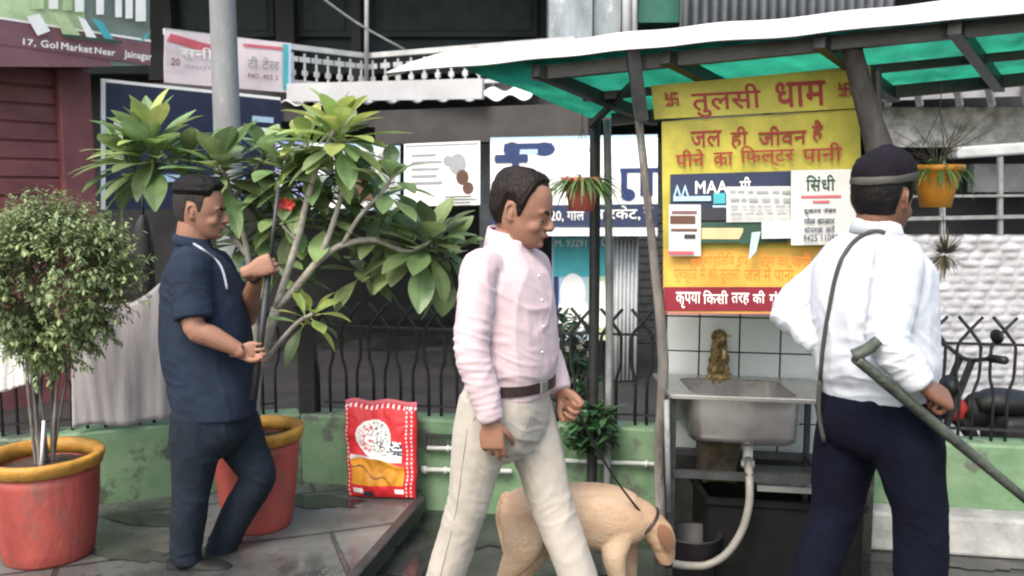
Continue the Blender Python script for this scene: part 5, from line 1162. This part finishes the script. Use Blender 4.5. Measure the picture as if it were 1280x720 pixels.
fd2 = (L(722, 512, .06) - Lw).normalized(); hand_into(bm, Lw + fd2 * .012, fd2, p.I.to_3x3() @ V((-.3, -.9, -.3)), 1, [1.0, 1.05, 1.05, 1.1], 1.0, (.6, .9))
body = p.put('body', remesh(bm, .0038, 3, soft=HM), m_skin['b']); LHp = Lw + fd2 * .085
face_parts(p, HM, m_hair2, p.t)
def lerp_line(tab):
    def f(a):
        a = abs(a)
        for (a0, z0), (a1, z1) in zip(tab[:-1], tab[1:]):
            if a <= a1: return z0 + (z1 - z0) * (a - a0) / (a1 - a0)
        return tab[-1][1]
    return f
line_pink = lerp_line([(0, .092), (.5, .098), (.85, .088), (1.15, .052), (1.28, .02), (1.36, -.028), (1.5, -.03), (1.58, .018), (1.85, .022), (1.95, -.03), (2.1, -.066), (3.2, -.078)])
bm = hair_cap(HM, line_pink, lambda a, z: (.011 if a > 1.0 else .007) + .006 * max(0, z / .12), 3); strands(obj('hair', bm, m_hair2, p.t, smooth=True), 5000, .008, .018, m_hair2, p.t, 3)
bm = hair_cap(HM, lambda a: line_pink(a) - .010, lambda a, z: .0022, 9, .001); obj('cropped_hair', bm, m_stub, p.t, smooth=True)
# shirt
bm = NB()
torso(bm, [(tx(492, 638), (.128, .158)), (tx(474, 638), (.129, .16)), (tx(455, 639), (.141, .172)), (tx(420, 638), (.142, .175)), (tx(378, 637), (.134, .176)), (tx(346, 636), (.118, .172)), (tx(326, 636), (.094, .142)), (tx(312, 636), (.072, .098)), (tx(299, 636), (.064, .070))])
for a, b, c in ((Rs, Re, Rw), (Ls, Le, Lw)):
    inn = a + (tx(344, 636) - a) * .45; tube(bm, [inn, a + V((0, 0, -.006)), a.lerp(b, .4), b, b.lerp(c, .5), b.lerp(c, .92), c + (c - b).normalized() * .012], [.054, .061, .059, .053, .049, .043, .039], n=16)
ud = V((0, 0, 1)); ra_d = (Re - Rs).normalized(); rf_d = (Rw - Re).normalized()
ff = folds([(Re, ra_d, .12, 85, .0055), (Re.lerp(Rw, .55), rf_d, .10, 95, .005), (Rw, rf_d, .06, 120, .004), (tx(462, 640, -.12), V((.3, .2, .9)).normalized(), .12, 75, .005), (Rs + V((0, 0, -.07)), V((.5, .3, .8)).normalized(), .1, 60, .0045), (tx(400, 672, -.1), V((.7, 0, .7)), .13, 55, .0045), (Le, V((0, 0, 1)), .1, 80, .005)], .0055)
shirt = p.put('shirt', remesh(bm, .0055, 10, .5, ff), m_pink)
tree = p.world(shirt)
bm = NB()                                                # collar, placket, buttons, cuff
cb = tx(294, 637)
bm.free(); bm = NB(); nn = 40; pr = None
for i in range(nn + 1):
    t = R(-176 + 352 * i / nn) + math.pi; f_ = (1 + math.cos(t)) / 2; c_ = cb + V((-.012, 0, 0)) ; top = c_ + V((.058 * math.cos(t), .062 * math.sin(t), .032 - .030 * f_)); bt = c_ + V(((.074 + .012 * f_) * math.cos(t), (.086 + .0) * math.sin(t), -.040 - .038 * f_ ** 2)); inn = c_ + V((.052 * math.cos(t), .056 * math.sin(t), .022 - .03 * f_))
    c = [bm.verts.new(q) for q in (inn, top, top + V((.004 * math.cos(t), .004 * math.sin(t), -.002)), bt, bt - V((.008 * math.cos(t), .008 * math.sin(t), .002)))]
    if pr:
        for j in range(4): bm.faces.new((pr[j], pr[j + 1], c[j + 1], c[j]))
    pr = c
o = obj('collar', bm, m_pink, p.t, smooth=True); o.modifiers.new('s', 'SOLIDIFY').thickness = .003
pl_ = p.fit(tree, [(672, 335), (676, 360), (678, 390), (679, 420), (676, 450), (670, 470)], .002)
bt = p.fit(tree, [(673, 345), (677, 375), (679, 408), (677, 440)], .0015)
bm = NB()
for q in bt: ell(bm, q, (.004, .004, .004), None, 8, 6)
obj('buttons', bm, m_eyew, shirt, smooth=True)
# trousers
bm = NB()
torso(bm, [(tx(480, 638), (.122, .152)), (tx(500, 634), (.132, .166)), (tx(532, 633), (.130, .166)), (tx(556, 632), (.098, .15)), (tx(572, 632), (.05, .10))])
for a, b, c, hh in ((rh, rk, ra_, rh), (lh, lk, la, lh)): tube(bm, [a + V((0, 0, .02)), a.lerp(b, .28), a.lerp(b, .62), b, b.lerp(c, .3), b.lerp(c, .65), c.lerp(b, .06), c + V((0, 0, -.035))], [.090, .095, .083, .070, .068, .064, .061, .062], n=18)
cro = tx(580, 640, -.05)
ff = folds([(tx(560, 652, -.1), V((.75, .1, .6)).normalized(), .15, 62, .006), (tx(540, 665, -.1), V((.9, .1, .3)).normalized(), .11, 70, .005), (rk, V((.5, 0, .8)).normalized(), .13, 60, .003), (lk, V((-.5, 0, .8)).normalized(), .15, 62, .0035), (ra_, V((0, 0, 1)), .14, 75, .006), (la, V((0, 0, 1)), .14, 75, .006)], .006, (6, 6, 3))
tro = p.put('trousers', remesh(bm, .006, 14, .5, ff), m_beige); tt = p.world(tro)
for nm, pts in (('side_seam', [(592, 498), (584, 540), (577, 590), (570, 640), (558, 690), (548, 730)]), ('pocket_edge', [(604, 494), (600, 508), (592, 526)]), ('fly_seam', [(664, 494), (662, 520), (652, 545)])):
    lp = p.fit(tt, pts, .0004)
    if len(lp) > 2: bm = NB(); tube(bm, lp, .0016, n=6, sub=3); obj(nm, bm, m_seam, tro, smooth=True)
bm = NB(); pts = []
for i in range(41): t = 2 * math.pi * i / 40; e_ = 2.4; cx = math.copysign(abs(math.cos(t)) ** (2 / e_), math.cos(t)); sx_ = math.copysign(abs(math.sin(t)) ** (2 / e_), math.sin(t)); pts.append(tx(477, 638) + V((.1335 * cx, .1635 * sx_, 0)))
pr = None
for q in pts:
    o_ = (q - tx(477, 638)); o_.z = 0; o_.normalize(); c = [bm.verts.new(q + d) for d in (V((0, 0, -.017)), o_ * .004 + V((0, 0, -.017)), o_ * .004 + V((0, 0, .017)), V((0, 0, .017)))]
    if pr:
        for j in range(4): bm.faces.new((pr[j], c[j], c[(j + 1) % 4], pr[(j + 1) % 4]))
    pr = c
belt = obj('belt', bm, m_belt, p.t); bm = NB(); q = tx(477, 638) + V((.139, -.01, 0)); box(bm, q + V((-.003, -.022, -.02)), q + V((.003, .022, .02))); obj('buckle', bm, m_steel, belt, bevel=.003)
for a, yw in ((ra_, .0), (la, .1)): bm = NB(); shoe_into(bm, a, yw); obj('shoe', bm, m_shoe, p.t, smooth=True)
pink = p; leash_top = p.M @ LHp

# ---- guard in navy
p = Person('stout guard in navy short sleeved shirt with pale lanyard holding a thin pole', 262, 3.62, .06, 8)
L = p.L
Rs, Re, Rw = L(237, 332, -.17), L(243, 410, -.24), L(300, 438, -.20); Ls, Le, Lw = L(266, 330, .18), L(306, 398, .16), L(321, 347, -.08)
RT, RB = L(348, 234, -.10), L(317, 500, -.20)
hc = L(250, 262, 0); HM = head_matrix(hc, R(-2), R(3), 0, 1.0)
rh, rk, ra_ = L(248, 522, -.09), L(238, 620, -.10), L(232, 695, -.08); lh, lk, la = L(288, 522, .09), L(322, 594, .06), L(274, 689, .10)
tx = lambda py, px, dy=0: L(px, py, dy); nk = L(240, 306, 0)
bm = NB(); head_into(bm, HM); tube(bm, [nk + V((-.005, 0, -.06)), nk, hc + V((-.026, 0, -.06)), hc + V((-.02, 0, 0))], [(.08, .095), (.068, .070), (.064, .064), (.05, .05)], ref=VX, n=18)
torso(bm, [(tx(520, 268), (.12, .14)), (tx(430, 262), (.15, .15)), (tx(350, 254), (.12, .15)), (tx(318, 246), (.07, .11))])
for a, b, c in ((Rs, Re, Rw), (Ls, Le, Lw)): tube(bm, [a, a.lerp(b, .5), b, b.lerp(c, .35), b.lerp(c, .75), c], [.052, .050, .043, .044, .034, .027], n=14)
for a, b, c in ((rh, rk, ra_), (lh, lk, la)): tube(bm, [a, a.lerp(b, .5), b, b.lerp(c, .4), c], [.08, .066, .05, .048, .036], n=12)
rd = (RT - RB).normalized()
g1 = RB + rd * ((L(321, 440, -.2) - RB).dot(rd)); fd = (g1 - Rw); fd.z *= .4; fd = fd.normalized(); wr1 = g1 - fd * .082 + V((0, -.0, 0)) - fd.cross(rd) * .0
hand_into(bm, wr1 + fd.cross(rd).normalized() * -.022, fd, fd.cross(rd).normalized(), 1, [1.15, 1.2, 1.2, 1.25], 1.0, (.75, .9))
tube(bm, [Rw, Rw.lerp(wr1, .5), wr1 + fd.cross(rd).normalized() * -.022], [.030, .028, .025], n=12)
g2 = RB + rd * ((L(334, 330, -.1) - RB).dot(rd)); fd = (V((.8, 0, .6)) - rd * V((.8, 0, .6)).dot(rd) + rd * .35).normalized(); sidev = fd.cross(rd).normalized()
wr2 = g2 - fd * .08 + sidev * .02; hand_into(bm, wr2, fd, -sidev, -1, [1.1, 1.15, 1.15, 1.2], 1.0, (.7, .9)); tube(bm, [Lw, Lw.lerp(wr2, .5), wr2], [.030, .028, .025], n=12)
p.put('body', remesh(bm, .0038, 3, soft=HM), m_skin['a'])
face_parts(p, HM, m_hair, p.t)
line_nav = lerp_line([(0, .078), (.7, .074), (.95, .055), (1.2, .04), (1.3, .005), (1.38, -.03), (1.5, -.03), (1.58, .018), (1.85, .022), (1.95, -.03), (2.1, -.075), (3.2, -.088)])
bm = hair_cap(HM, line_nav, lambda a, z: .0035, 5, .001); obj('cropped_hair', bm, m_stub, p.t, smooth=True)
bm = hair_cap(HM, lambda a: .078 if a < .7 else max(.05, .078 - .09 * (a - .7)), lambda a, z: .008 + .012 * max(0, z / .12) + (.004 if a < .8 else 0), 8, .003); strands(obj('hair', bm, m_hair, p.t, smooth=True), 4000, .006, .014, m_hair, p.t, 4, V((.5, 0, .5)))
bm = NB()
torso(bm, [(tx(516, 270), (.160, .194)), (tx(500, 269), (.166, .196)), (tx(470, 265), (.176, .192)), (tx(430, 260), (.184, .190)), (tx(390, 255), (.172, .190)), (tx(352, 249), (.146, .188)), (tx(330, 245), (.118, .168)), (tx(315, 242), (.082, .112)), (tx(304, 241), (.066, .072))])
for a, b in ((Rs, Re), (Ls, Le)):
    inn = a + (tx(350, 251) - a) * .35; d = (b - a); tube(bm, [inn, a, a + d * .45, a + d * .80, a + d * .86], [.070, .076, .074, .074, .073], n=18)
dd = (Re - Rs).normalized()
ff = folds([(Rs + dd * .10, dd, .12, 60, .005), (Rs + V((-.02, 0, -.12)), V((.6, 0, .8)), .12, 55, .005), (tx(480, 225, -.1), V((.25, 0, .97)), .16, 48, .005), (tx(440, 300, -.18), V((.8, 0, .6)), .15, 50, .004), (tx(360, 225, -.1), V((.5, 0, .86)), .12, 52, .004)], .006, (5, 5, 2.6))
shirt = p.put('shirt', remesh(bm, .0058, 9, .5, ff), m_navy); tree = p.world(shirt)
cb = tx(299, 241); bm = NB(); pr = None; nn = 40
for i in range(nn + 1):
    t = R(-176 + 352 * i / nn) + math.pi; f_ = (1 + math.cos(t)) / 2; c_ = cb + V((-.004, 0, 0)); top = c_ + V((.066 * math.cos(t), .068 * math.sin(t), .026 - .026 * f_)); bt = c_ + V(((.084 + .012 * f_) * math.cos(t), .09 * math.sin(t), -.014 - .062 * f_ ** 2)); inn = c_ + V((.06 * math.cos(t), .062 * math.sin(t), .014 - .03 * f_))
    c = [bm.verts.new(q) for q in (inn, top, top + V((.004 * math.cos(t), .004 * math.sin(t), -.002)), bt)]
    if pr:
        for j in range(3): bm.faces.new((pr[j], pr[j + 1], c[j + 1], c[j]))
    pr = c
o = obj('collar', bm, m_navy, p.t, smooth=True); o.modifiers.new('s', 'SOLIDIFY').thickness = .003
lp = p.fit(tree, [(219, 297), (226, 298), (236, 303), (248, 310), (258, 317), (266, 323), (274, 332), (279, 344), (283, 362)], .005)
if len(lp) > 3: bm = NB(); tube(bm, lp, .0055, n=6, sub=3); obj('lanyard', bm, m_lany, p.t, smooth=True)
bm = NB()
torso(bm, [(tx(500, 268), (.155, .185)), (tx(530, 268), (.146, .184)), (tx(550, 268), (.11, .165)), (tx(566, 268), (.06, .11))])
for a, b, c in ((rh, rk, ra_), (lh, lk, la)): tube(bm, [a + V((0, 0, .02)), a.lerp(b, .3), a.lerp(b, .65), b, b.lerp(c, .35), b.lerp(c, .7), c.lerp(b, .08), c + V((0, 0, -.025))], [.105, .106, .088, .074, .071, .066, .063, .064], n=18)
ff = folds([(rk, V((.5, 0, .8)), .13, 55, .003), (lk, V((.6, 0, .8)).normalized(), .13, 58, .004), (ra_, V((0, 0, 1)), .12, 70, .005), (la, V((0, 0, 1)), .12, 70, .005), (tx(545, 290, -.1), V((.8, 0, .6)), .14, 55, .005)], .006, (6, 6, 3))
p.put('trousers', remesh(bm, .006, 14, .5, ff), m_navyt)
for a, yw in ((ra_, -.15), (la, .1)): bm = NB(); shoe_into(bm, a, yw); obj('shoe', bm, m_shoe, p.t, smooth=True)
bm = NB(); q = Lw.lerp(wr2, .35); ax = (wr2 - Lw).normalized(); tube(bm, [q - ax * .012, q + ax * .012], .032, n=14, sub=1); obj('wristband', bm, m_blk, p.t, smooth=True)
# the pole he holds
w0, w1 = p.M @ RB, p.M @ RT; bm = NB(); dr = (w1 - w0); tube(bm, [V(), dr * .58], .0145, n=10, sub=1); tube(bm, [dr * .579, dr * .60], [.0145, .009], n=10, sub=1); o = thing('pole', 'thin straight pole with dark lower half held upright by the navy guard', 'pole', w0); obj('grip', bm, m_iron, o, smooth=True)
bm = NB(); tube(bm, [dr * .60, dr], .0075, n=8, sub=1); obj('rod', bm, m_dsteel, o, smooth=True)

# ---- man with cap, seen from behind
p = Person('man in white shirt and black cap seen from behind with hand on hip', 1095, 2.7, -.06, 33)
L = p.L; tx = lambda py, px, dy=0: L(px, py, dy)
Rs, Re, Rw = L(1124, 326, -.15), L(1110, 426, -.23), L(1148, 478, -.26); Ls, Le, Lw = L(1056, 324, .15), L(986, 388, .16), L(1022, 428, .06)
SA, SBq = L(1070, 448, -.27), L(1292, 632, -.22)
hc = L(1104, 246, 0); HM = head_matrix(hc, R(8), R(2), 0, 1.0); nk = L(1097, 292, 0)
rh, rk, ra_ = L(1128, 515, -.09), L(1150, 650, -.10), L(1152, 872, -.1); lh, lk, la = L(1066, 515, .09), L(1044, 640, .12), L(968, 850, .12)
bm = NB(); head_into(bm, HM); tube(bm, [nk + V((-.005, 0, -.06)), nk, hc + V((-.026, 0, -.06)), hc + V((-.02, 0, 0))], [(.078, .09), (.064, .066), (.06, .06), (.05, .05)], ref=VX, n=18)
torso(bm, [(tx(505, 1095), (.11, .14)), (tx(430, 1093), (.11, .13)), (tx(350, 1092), (.10, .14)), (tx(312, 1094), (.06, .10))])
for a, b, c in ((Rs, Re, Rw), (Ls, Le, Lw)): tube(bm, [a, a.lerp(b, .5), b, b.lerp(c, .5), c], [.046, .043, .038, .036, .027], n=12)
for a, b, c in ((rh, rk, ra_), (lh, lk, la)): tube(bm, [a, a.lerp(b, .5), b, b.lerp(c, .4), c], [.078, .064, .05, .048, .036], n=12)
sd_ = (SBq - SA).normalized(); tgt = L(1172, 492, -.25); fd = (tgt - Rw).normalized()
hand_into(bm, Rw + fd * .010, fd, (p.I.to_3x3() @ V((-.4, .55, -.8))), 1, [1.35, 1.4, 1.45, 1.5], 1.08, (.3, .9))
fd = (L(1045, 442, .0) - Lw).normalized(); hand_into(bm, Lw + fd * .01, fd, (p.I.to_3x3() @ V((.3, .9, -.2))), 1, [.5, .5, .5, .5], 1.0, (.3, .4))
p.put('body', remesh(bm, .0038, 3, soft=HM), m_skin['c']); face_parts(p, HM, m_hair, p.t)
bm = hair_cap(HM, lerp_line([(0, .06), (1.1, .045), (1.3, .01), (1.38, -.035), (1.5, -.035), (1.58, .018), (1.85, .022), (1.95, -.03), (2.1, -.07), (3.2, -.085)]), lambda a, z: .007, 5, .002); strands(obj('hair', bm, m_hair, p.t, smooth=True), 4000, .006, .012, m_hair, p.t, 6, V((-.3, 0, -1)))
bm = NB(); g = []; nt = 48                                # cap: tall soft crown over a band
for k, (z, off, dz) in enumerate(((.046, .004, 0), (.048, .012, 0), (.070, .0135, 0), (.072, .015, .002), (.088, .017, .008), (.104, .016, .015), (.116, .012, .020), (.1225, .006, .022))):
    g.append([bm.verts.new(head_pt(z, 2 * math.pi * j / nt, off) + V((0, 0, dz + .016 * math.cos(2 * math.pi * j / nt) + .004 * noise.noise(V((j * .3, k * .7, 1)))))) for j in range(nt)])
for k in range(len(g) - 1):
    for j in range(nt): f = bm.faces.new((g[k][j], g[k][(j + 1) % nt], g[k + 1][(j + 1) % nt], g[k + 1][j])); f.material_index = 1 if k == 1 else 0
bm.faces.new(g[-1]); bm.transform(HM); obj('cap', bm, [m_cap, m_band], p.t, smooth=True)
bm = NB()
torso(bm, [(tx(494, 1096), (.132, .168)), (tx(476, 1096), (.138, .172)), (tx(458, 1095), (.152, .184)), (tx(425, 1093), (.152, .186)), (tx(380, 1091), (.145, .190)), (tx(338, 1091), (.128, .190)), (tx(315, 1092), (.10, .160)), (tx(298, 1095), (.076, .105)), (tx(288, 1097), (.066, .075))])
for a, b, c in ((Rs, Re, Rw), (Ls, Le, Lw)):
    inn = a + (tx(345, 1091) - a) * .35; tube(bm, [inn, a + V((0, 0, .002)), a.lerp(b, .4), b, b.lerp(c, .5), b.lerp(c, .92), c + (c - b).normalized() * .012], [.062, .069, .067, .058, .053, .046, .041], n=16)
du = (Le - Ls).normalized(); df = (Lw - Le).normalized(); dr_ = (Re - Rs).normalized(); dq = (Rw - Re).normalized()
ff = folds([(Le, du, .12, 75, .007), (Le.lerp(Lw, .5), df, .12, 80, .006), (Re, dr_, .12, 75, .006), (Re.lerp(Rw, .5), dq, .1, 85, .005), (tx(460, 1070, -.1), V((.3, .2, .93)).normalized(), .14, 60, .006), (tx(350, 1075, -.1), V((.4, .8, .5)).normalized(), .14, 50, .004), (tx(440, 1130, -.15), V((.5, 0, .86)), .12, 60, .005)], .006)
shirt = p.put('shirt', remesh(bm, .0055, 9, .5, ff), m_wsh); tree = p.world(shirt)
cb = tx(286, 1097); bm = NB(); pr = None; nn = 40
for i in range(nn + 1):
    t = R(-176 + 352 * i / nn) + math.pi; f_ = (1 + math.cos(t)) / 2; c_ = cb + V((-.004, 0, 0)); top = c_ + V((.064 * math.cos(t), .066 * math.sin(t), .036 - .03 * f_)); bt = c_ + V(((.080 + .012 * f_) * math.cos(t), .086 * math.sin(t), -.010 - .062 * f_ ** 2)); inn = c_ + V((.058 * math.cos(t), .06 * math.sin(t), .014 - .03 * f_))
    c = [bm.verts.new(q) for q in (inn, top, top + V((.004 * math.cos(t), .004 * math.sin(t), -.002)), bt)]
    if pr:
        for j in range(3): bm.faces.new((pr[j], pr[j + 1], c[j + 1], c[j]))
    pr = c
o = obj('collar', bm, m_wsh, p.t, smooth=True); o.modifiers.new('s', 'SOLIDIFY').thickness = .003
lp = p.fit(tree, [(1106, 292), (1098, 290), (1088, 291), (1076, 297), (1064, 308), (1053, 326), (1045, 350), (1039, 380), (1034, 410), (1030, 440), (1028, 462), (1027, 474)], .006)
if len(lp) > 3:
    bm = NB(); tube(bm, lp, .0062, n=8, sub=3); q = lp[-1]; tube(bm, [q, q + V((0, 0, -.10)), q + V((.02, -.01, -.2))], .008, n=8); obj('strap', bm, m_strap, p.t, smooth=True)
bm = NB()
torso(bm, [(tx(480, 1096), (.128, .162)), (tx(505, 1096), (.136, .172)), (tx(532, 1095), (.136, .174)), (tx(552, 1094), (.115, .16)), (tx(568, 1094), (.06, .10))])
for a, b, c in ((rh, rk, ra_), (lh, lk, la)): tube(bm, [a + V((0, 0, .02)), a.lerp(b, .28), a.lerp(b, .62), b, b.lerp(c, .3), b.lerp(c, .65), c.lerp(b, .06), c + V((0, 0, -.03))], [.100, .104, .091, .079, .077, .073, .069, .070], n=18)
ff = folds([(rk, V((.5, 0, .8)).normalized(), .13, 58, .003), (lk, V((.4, 0, .9)), .13, 58, .003), (ra_, V((0, 0, 1)), .14, 75, .006), (la, V((0, 0, 1)), .14, 75, .006)], .006, (6, 6, 3))
tro = p.put('trousers', remesh(bm, .006, 14, .5, ff), m_dnavy); tt = p.world(tro)
for nm, pts in (('back_seam', [(1092, 486), (1093, 520), (1098, 560)]), ('pocket_edge', [(1108, 518), (1122, 520), (1136, 520)]), ('pocket_edge', [(1048, 514), (1060, 516), (1074, 518)]), ('waistband', [(1030, 494), (1060, 497), (1100, 499), (1140, 498)])):
    lp = p.fit(tt, pts, .0004)
    if len(lp) > 2: bm = NB(); tube(bm, lp, .0018, n=6, sub=3); obj(nm, bm, m_dnavy, tro, smooth=True)
for a, yw in ((ra_, .0), (la, .1)): bm = NB(); shoe_into(bm, a, yw); obj('shoe', bm, m_shoe, p.t, smooth=True)
# the staff under his arm
w0, w1 = p.M @ SA, p.M @ SBq; t = thing('staff', 'long olive staff with an angled head held under the arm of the capped man', 'staff', w0); d = w1 - w0
bm = NB(); tube(bm, [d * .0, d * .1, d * .5, d], [(.024, .016), (.023, .016), (.020, .016), (.016, .013)], n=12, sub=3, ref=(0, 1, 0)); obj('shaft', bm, m_staff, t, smooth=True)
bm = NB(); hp_ = P(1098, 425, 2.41) - w0; tube(bm, [-d.normalized() * .012, hp_ * .5, hp_], [(.022, .018), (.018, .017), (.016, .015)], n=12, sub=3, ref=(0, 1, 0)); obj('head', bm, m_staff, t, smooth=True)

# ---------------------------------------------------------------- dog
DY = 3.25; dt = thing('dog', 'pale cream dog with lowered head and tan ear sniffing at the wet ground', 'dog', V((P(720, 700, DY).x, DY, -.06))); DO = V(dt.location)
def D(px, py, dy=0): return P(px, py, DY + dy) - DO
bm = NB()
tube(bm, [D(626, 640), D(640, 640), D(668, 640), D(705, 641), D(745, 645), D(778, 650), D(797, 656), D(806, 660)], [(.03, .04), (.078, .085), (.112, .105), (.116, .105), (.128, .12), (.118, .105), (.085, .08), (.055, .06)], ref=(0, 0, 1), n=22)
tube(bm, [D(770, 640), D(795, 643), D(812, 655), D(824, 668)], [(.085, .075), (.070, .066), (.062, .058), (.058, .055)], ref=(0, 1, 0), n=18)
hd = D(825, 668); hz = D(832, 700) - hd
tube(bm, [D(819, 655), D(824, 664), D(828, 676), D(830, 686), D(832, 696), D(833, 704)], [(.045, .04), (.060, .052), (.056, .052), (.042, .042), (.035, .036), (.026, .026)], ref=(0, 1, 0), n=18)
for s_, (x1, x2) in ((-1, (770, 764)), (1, (784, 786))):
    tube(bm, [D(774, 660, s_ * .055), D(x1 - 2, 695, s_ * .085), D(x1 + 2, 726, s_ * .085), D(x2 + 6, 762, s_ * .08), D(x2 + 8, 778, s_ * .08)], [(.062, .05), (.048, .042), (.033, .032), (.028, .026), (.024, .024)], ref=(1, 0, 0), n=14)
    tube(bm, [D(x2 + 4, 779, s_ * .08), D(x2 + 16, 783, s_ * .08), D(x2 + 22, 786, s_ * .08)], [(.03, .026), (.032, .022), (.018, .014)], ref=(0, 1, 0), n=12)
for s_, (kx, hx, fx) in ((-1, (654, 628, 634)), (1, (668, 646, 656))):
    tube(bm, [D(652, 640, s_ * .05), D(kx, 682, s_ * .085), D(hx + 8, 715, s_ * .08), D(hx, 735, s_ * .08), D(fx, 765, s_ * .08), D(fx + 2, 778, s_ * .08)], [(.085, .055), (.074, .055), (.042, .034), (.030, .027), (.025, .023), (.024, .024)], ref=(1, 0, 0), n=14)
    tube(bm, [D(fx, 780, s_ * .08), D(fx + 12, 784, s_ * .08), D(fx + 18, 787, s_ * .08)], [(.028, .025), (.03, .022), (.018, .014)], ref=(0, 1, 0), n=12)
tube(bm, [D(636, 622), D(627, 642, .05), D(630, 672, .07), D(634, 700, .07)], [.032, .026, .020, .008], n=10)
m_fur = mat('cream_fur', (.52, .38, .265), .9, .12, 9, .7, 260, spec=.2, stretch=(.4, 1, 1), patch=((.42, .25, .15), 1.9, .44, .16))
m_ear = mat('tan_fur', (.17, .075, .032), .9, .15, 12, .4, 200, sheen=.3)
def fur(q, n_): return .003 * noise.noise(q * 9) + .0012 * noise.noise(V((q.x * 40, q.y * 70, q.z * 70)))
dbody = link('body', remesh(bm, .006, 6, .5, fur), m_fur, dt)
bm = NB(); gr_ = random.Random(5); pl_g = list(dbody.data.polygons)
for i in range(30000):
    f_ = gr_.choice(pl_g); n_ = f_.normal; c_ = f_.center; fl = V((-1, 0, -.7)) + V((gr_.uniform(-.25, .25), gr_.uniform(-.25, .25), gr_.uniform(-.25, .25))); fl = fl - n_ * fl.dot(n_)
    if fl.length < .05: continue
    dr = (fl.normalized() + n_ * gr_.uniform(.04, .2)).normalized(); s_v = dr.cross(n_).normalized() * .0009; b_ = c_ - n_ * .0008
    bm.faces.new((bm.verts.new(b_ - s_v), bm.verts.new(b_ + s_v), bm.verts.new(b_ + dr * gr_.uniform(.006, .011))))
obj('fur', bm, m_fur, dt)
for s_ in (-1, 1):
    bm = NB(); e0_ = D(824, 657, s_ * .046); tube(bm, [e0_, e0_ + V((.012, s_ * .020, -.012)), e0_ + V((.026, s_ * .026, -.048)), e0_ + V((.034, s_ * .022, -.080)), e0_ + V((.038, s_ * .018, -.100))], [(.010, .006), (.026, .007), (.028, .006), (.016, .005), (.004, .003)], ref=(1, 0, .2), n=12); obj('ear', bm, m_ear, dt, smooth=True)
bm = NB(); ell(bm, D(835, 704, 0), (.020, .024, .019)); obj('nose', bm, m_blk, dt, smooth=True)
bm = NB()
bm.free()
for s_ in (-1, 1): bm = NB(); ell(bm, D(833, 683, s_ * .041), (.009, .008, .009)); obj('eye', bm, m_iris, dt, smooth=True)
bm = NB(); ca_ = (D(824, 668) - D(795, 643)).normalized(); cc_ = D(807, 654); u_ = V((0, 1, 0)); w_ = ca_.cross(u_).normalized(); tube(bm, [cc_ + u_ * .061 * math.cos(t) + w_ * .064 * math.sin(t) for t in [2 * math.pi * i / 28 for i in range(29)]], [(.007, .012)] * 29, ref=None, n=8, sub=1); collar = obj('collar', bm, m_belt, dt, smooth=True)
# leash from the hand to the collar
e_ = P(803, 643, DY - .05); s0 = leash_top; mid = s0.lerp(e_, .5) + V((0, 0, -.06))
bm = NB(); tube(bm, [s0 + V((-.03, 0, .03)), s0, s0.lerp(e_, .25) + V((0, 0, -.02)), mid + V((0, 0, .03)), s0.lerp(e_, .75) + V((0, 0, -.02)), e_], [.0045, .005, .0045, .004, .004, .0045], n=8)
tag(obj('leash', bm, m_blk, smooth=True, loc=V(e_)), 'dark leash running from the hand of the man in pink to the dog collar', 'leash')
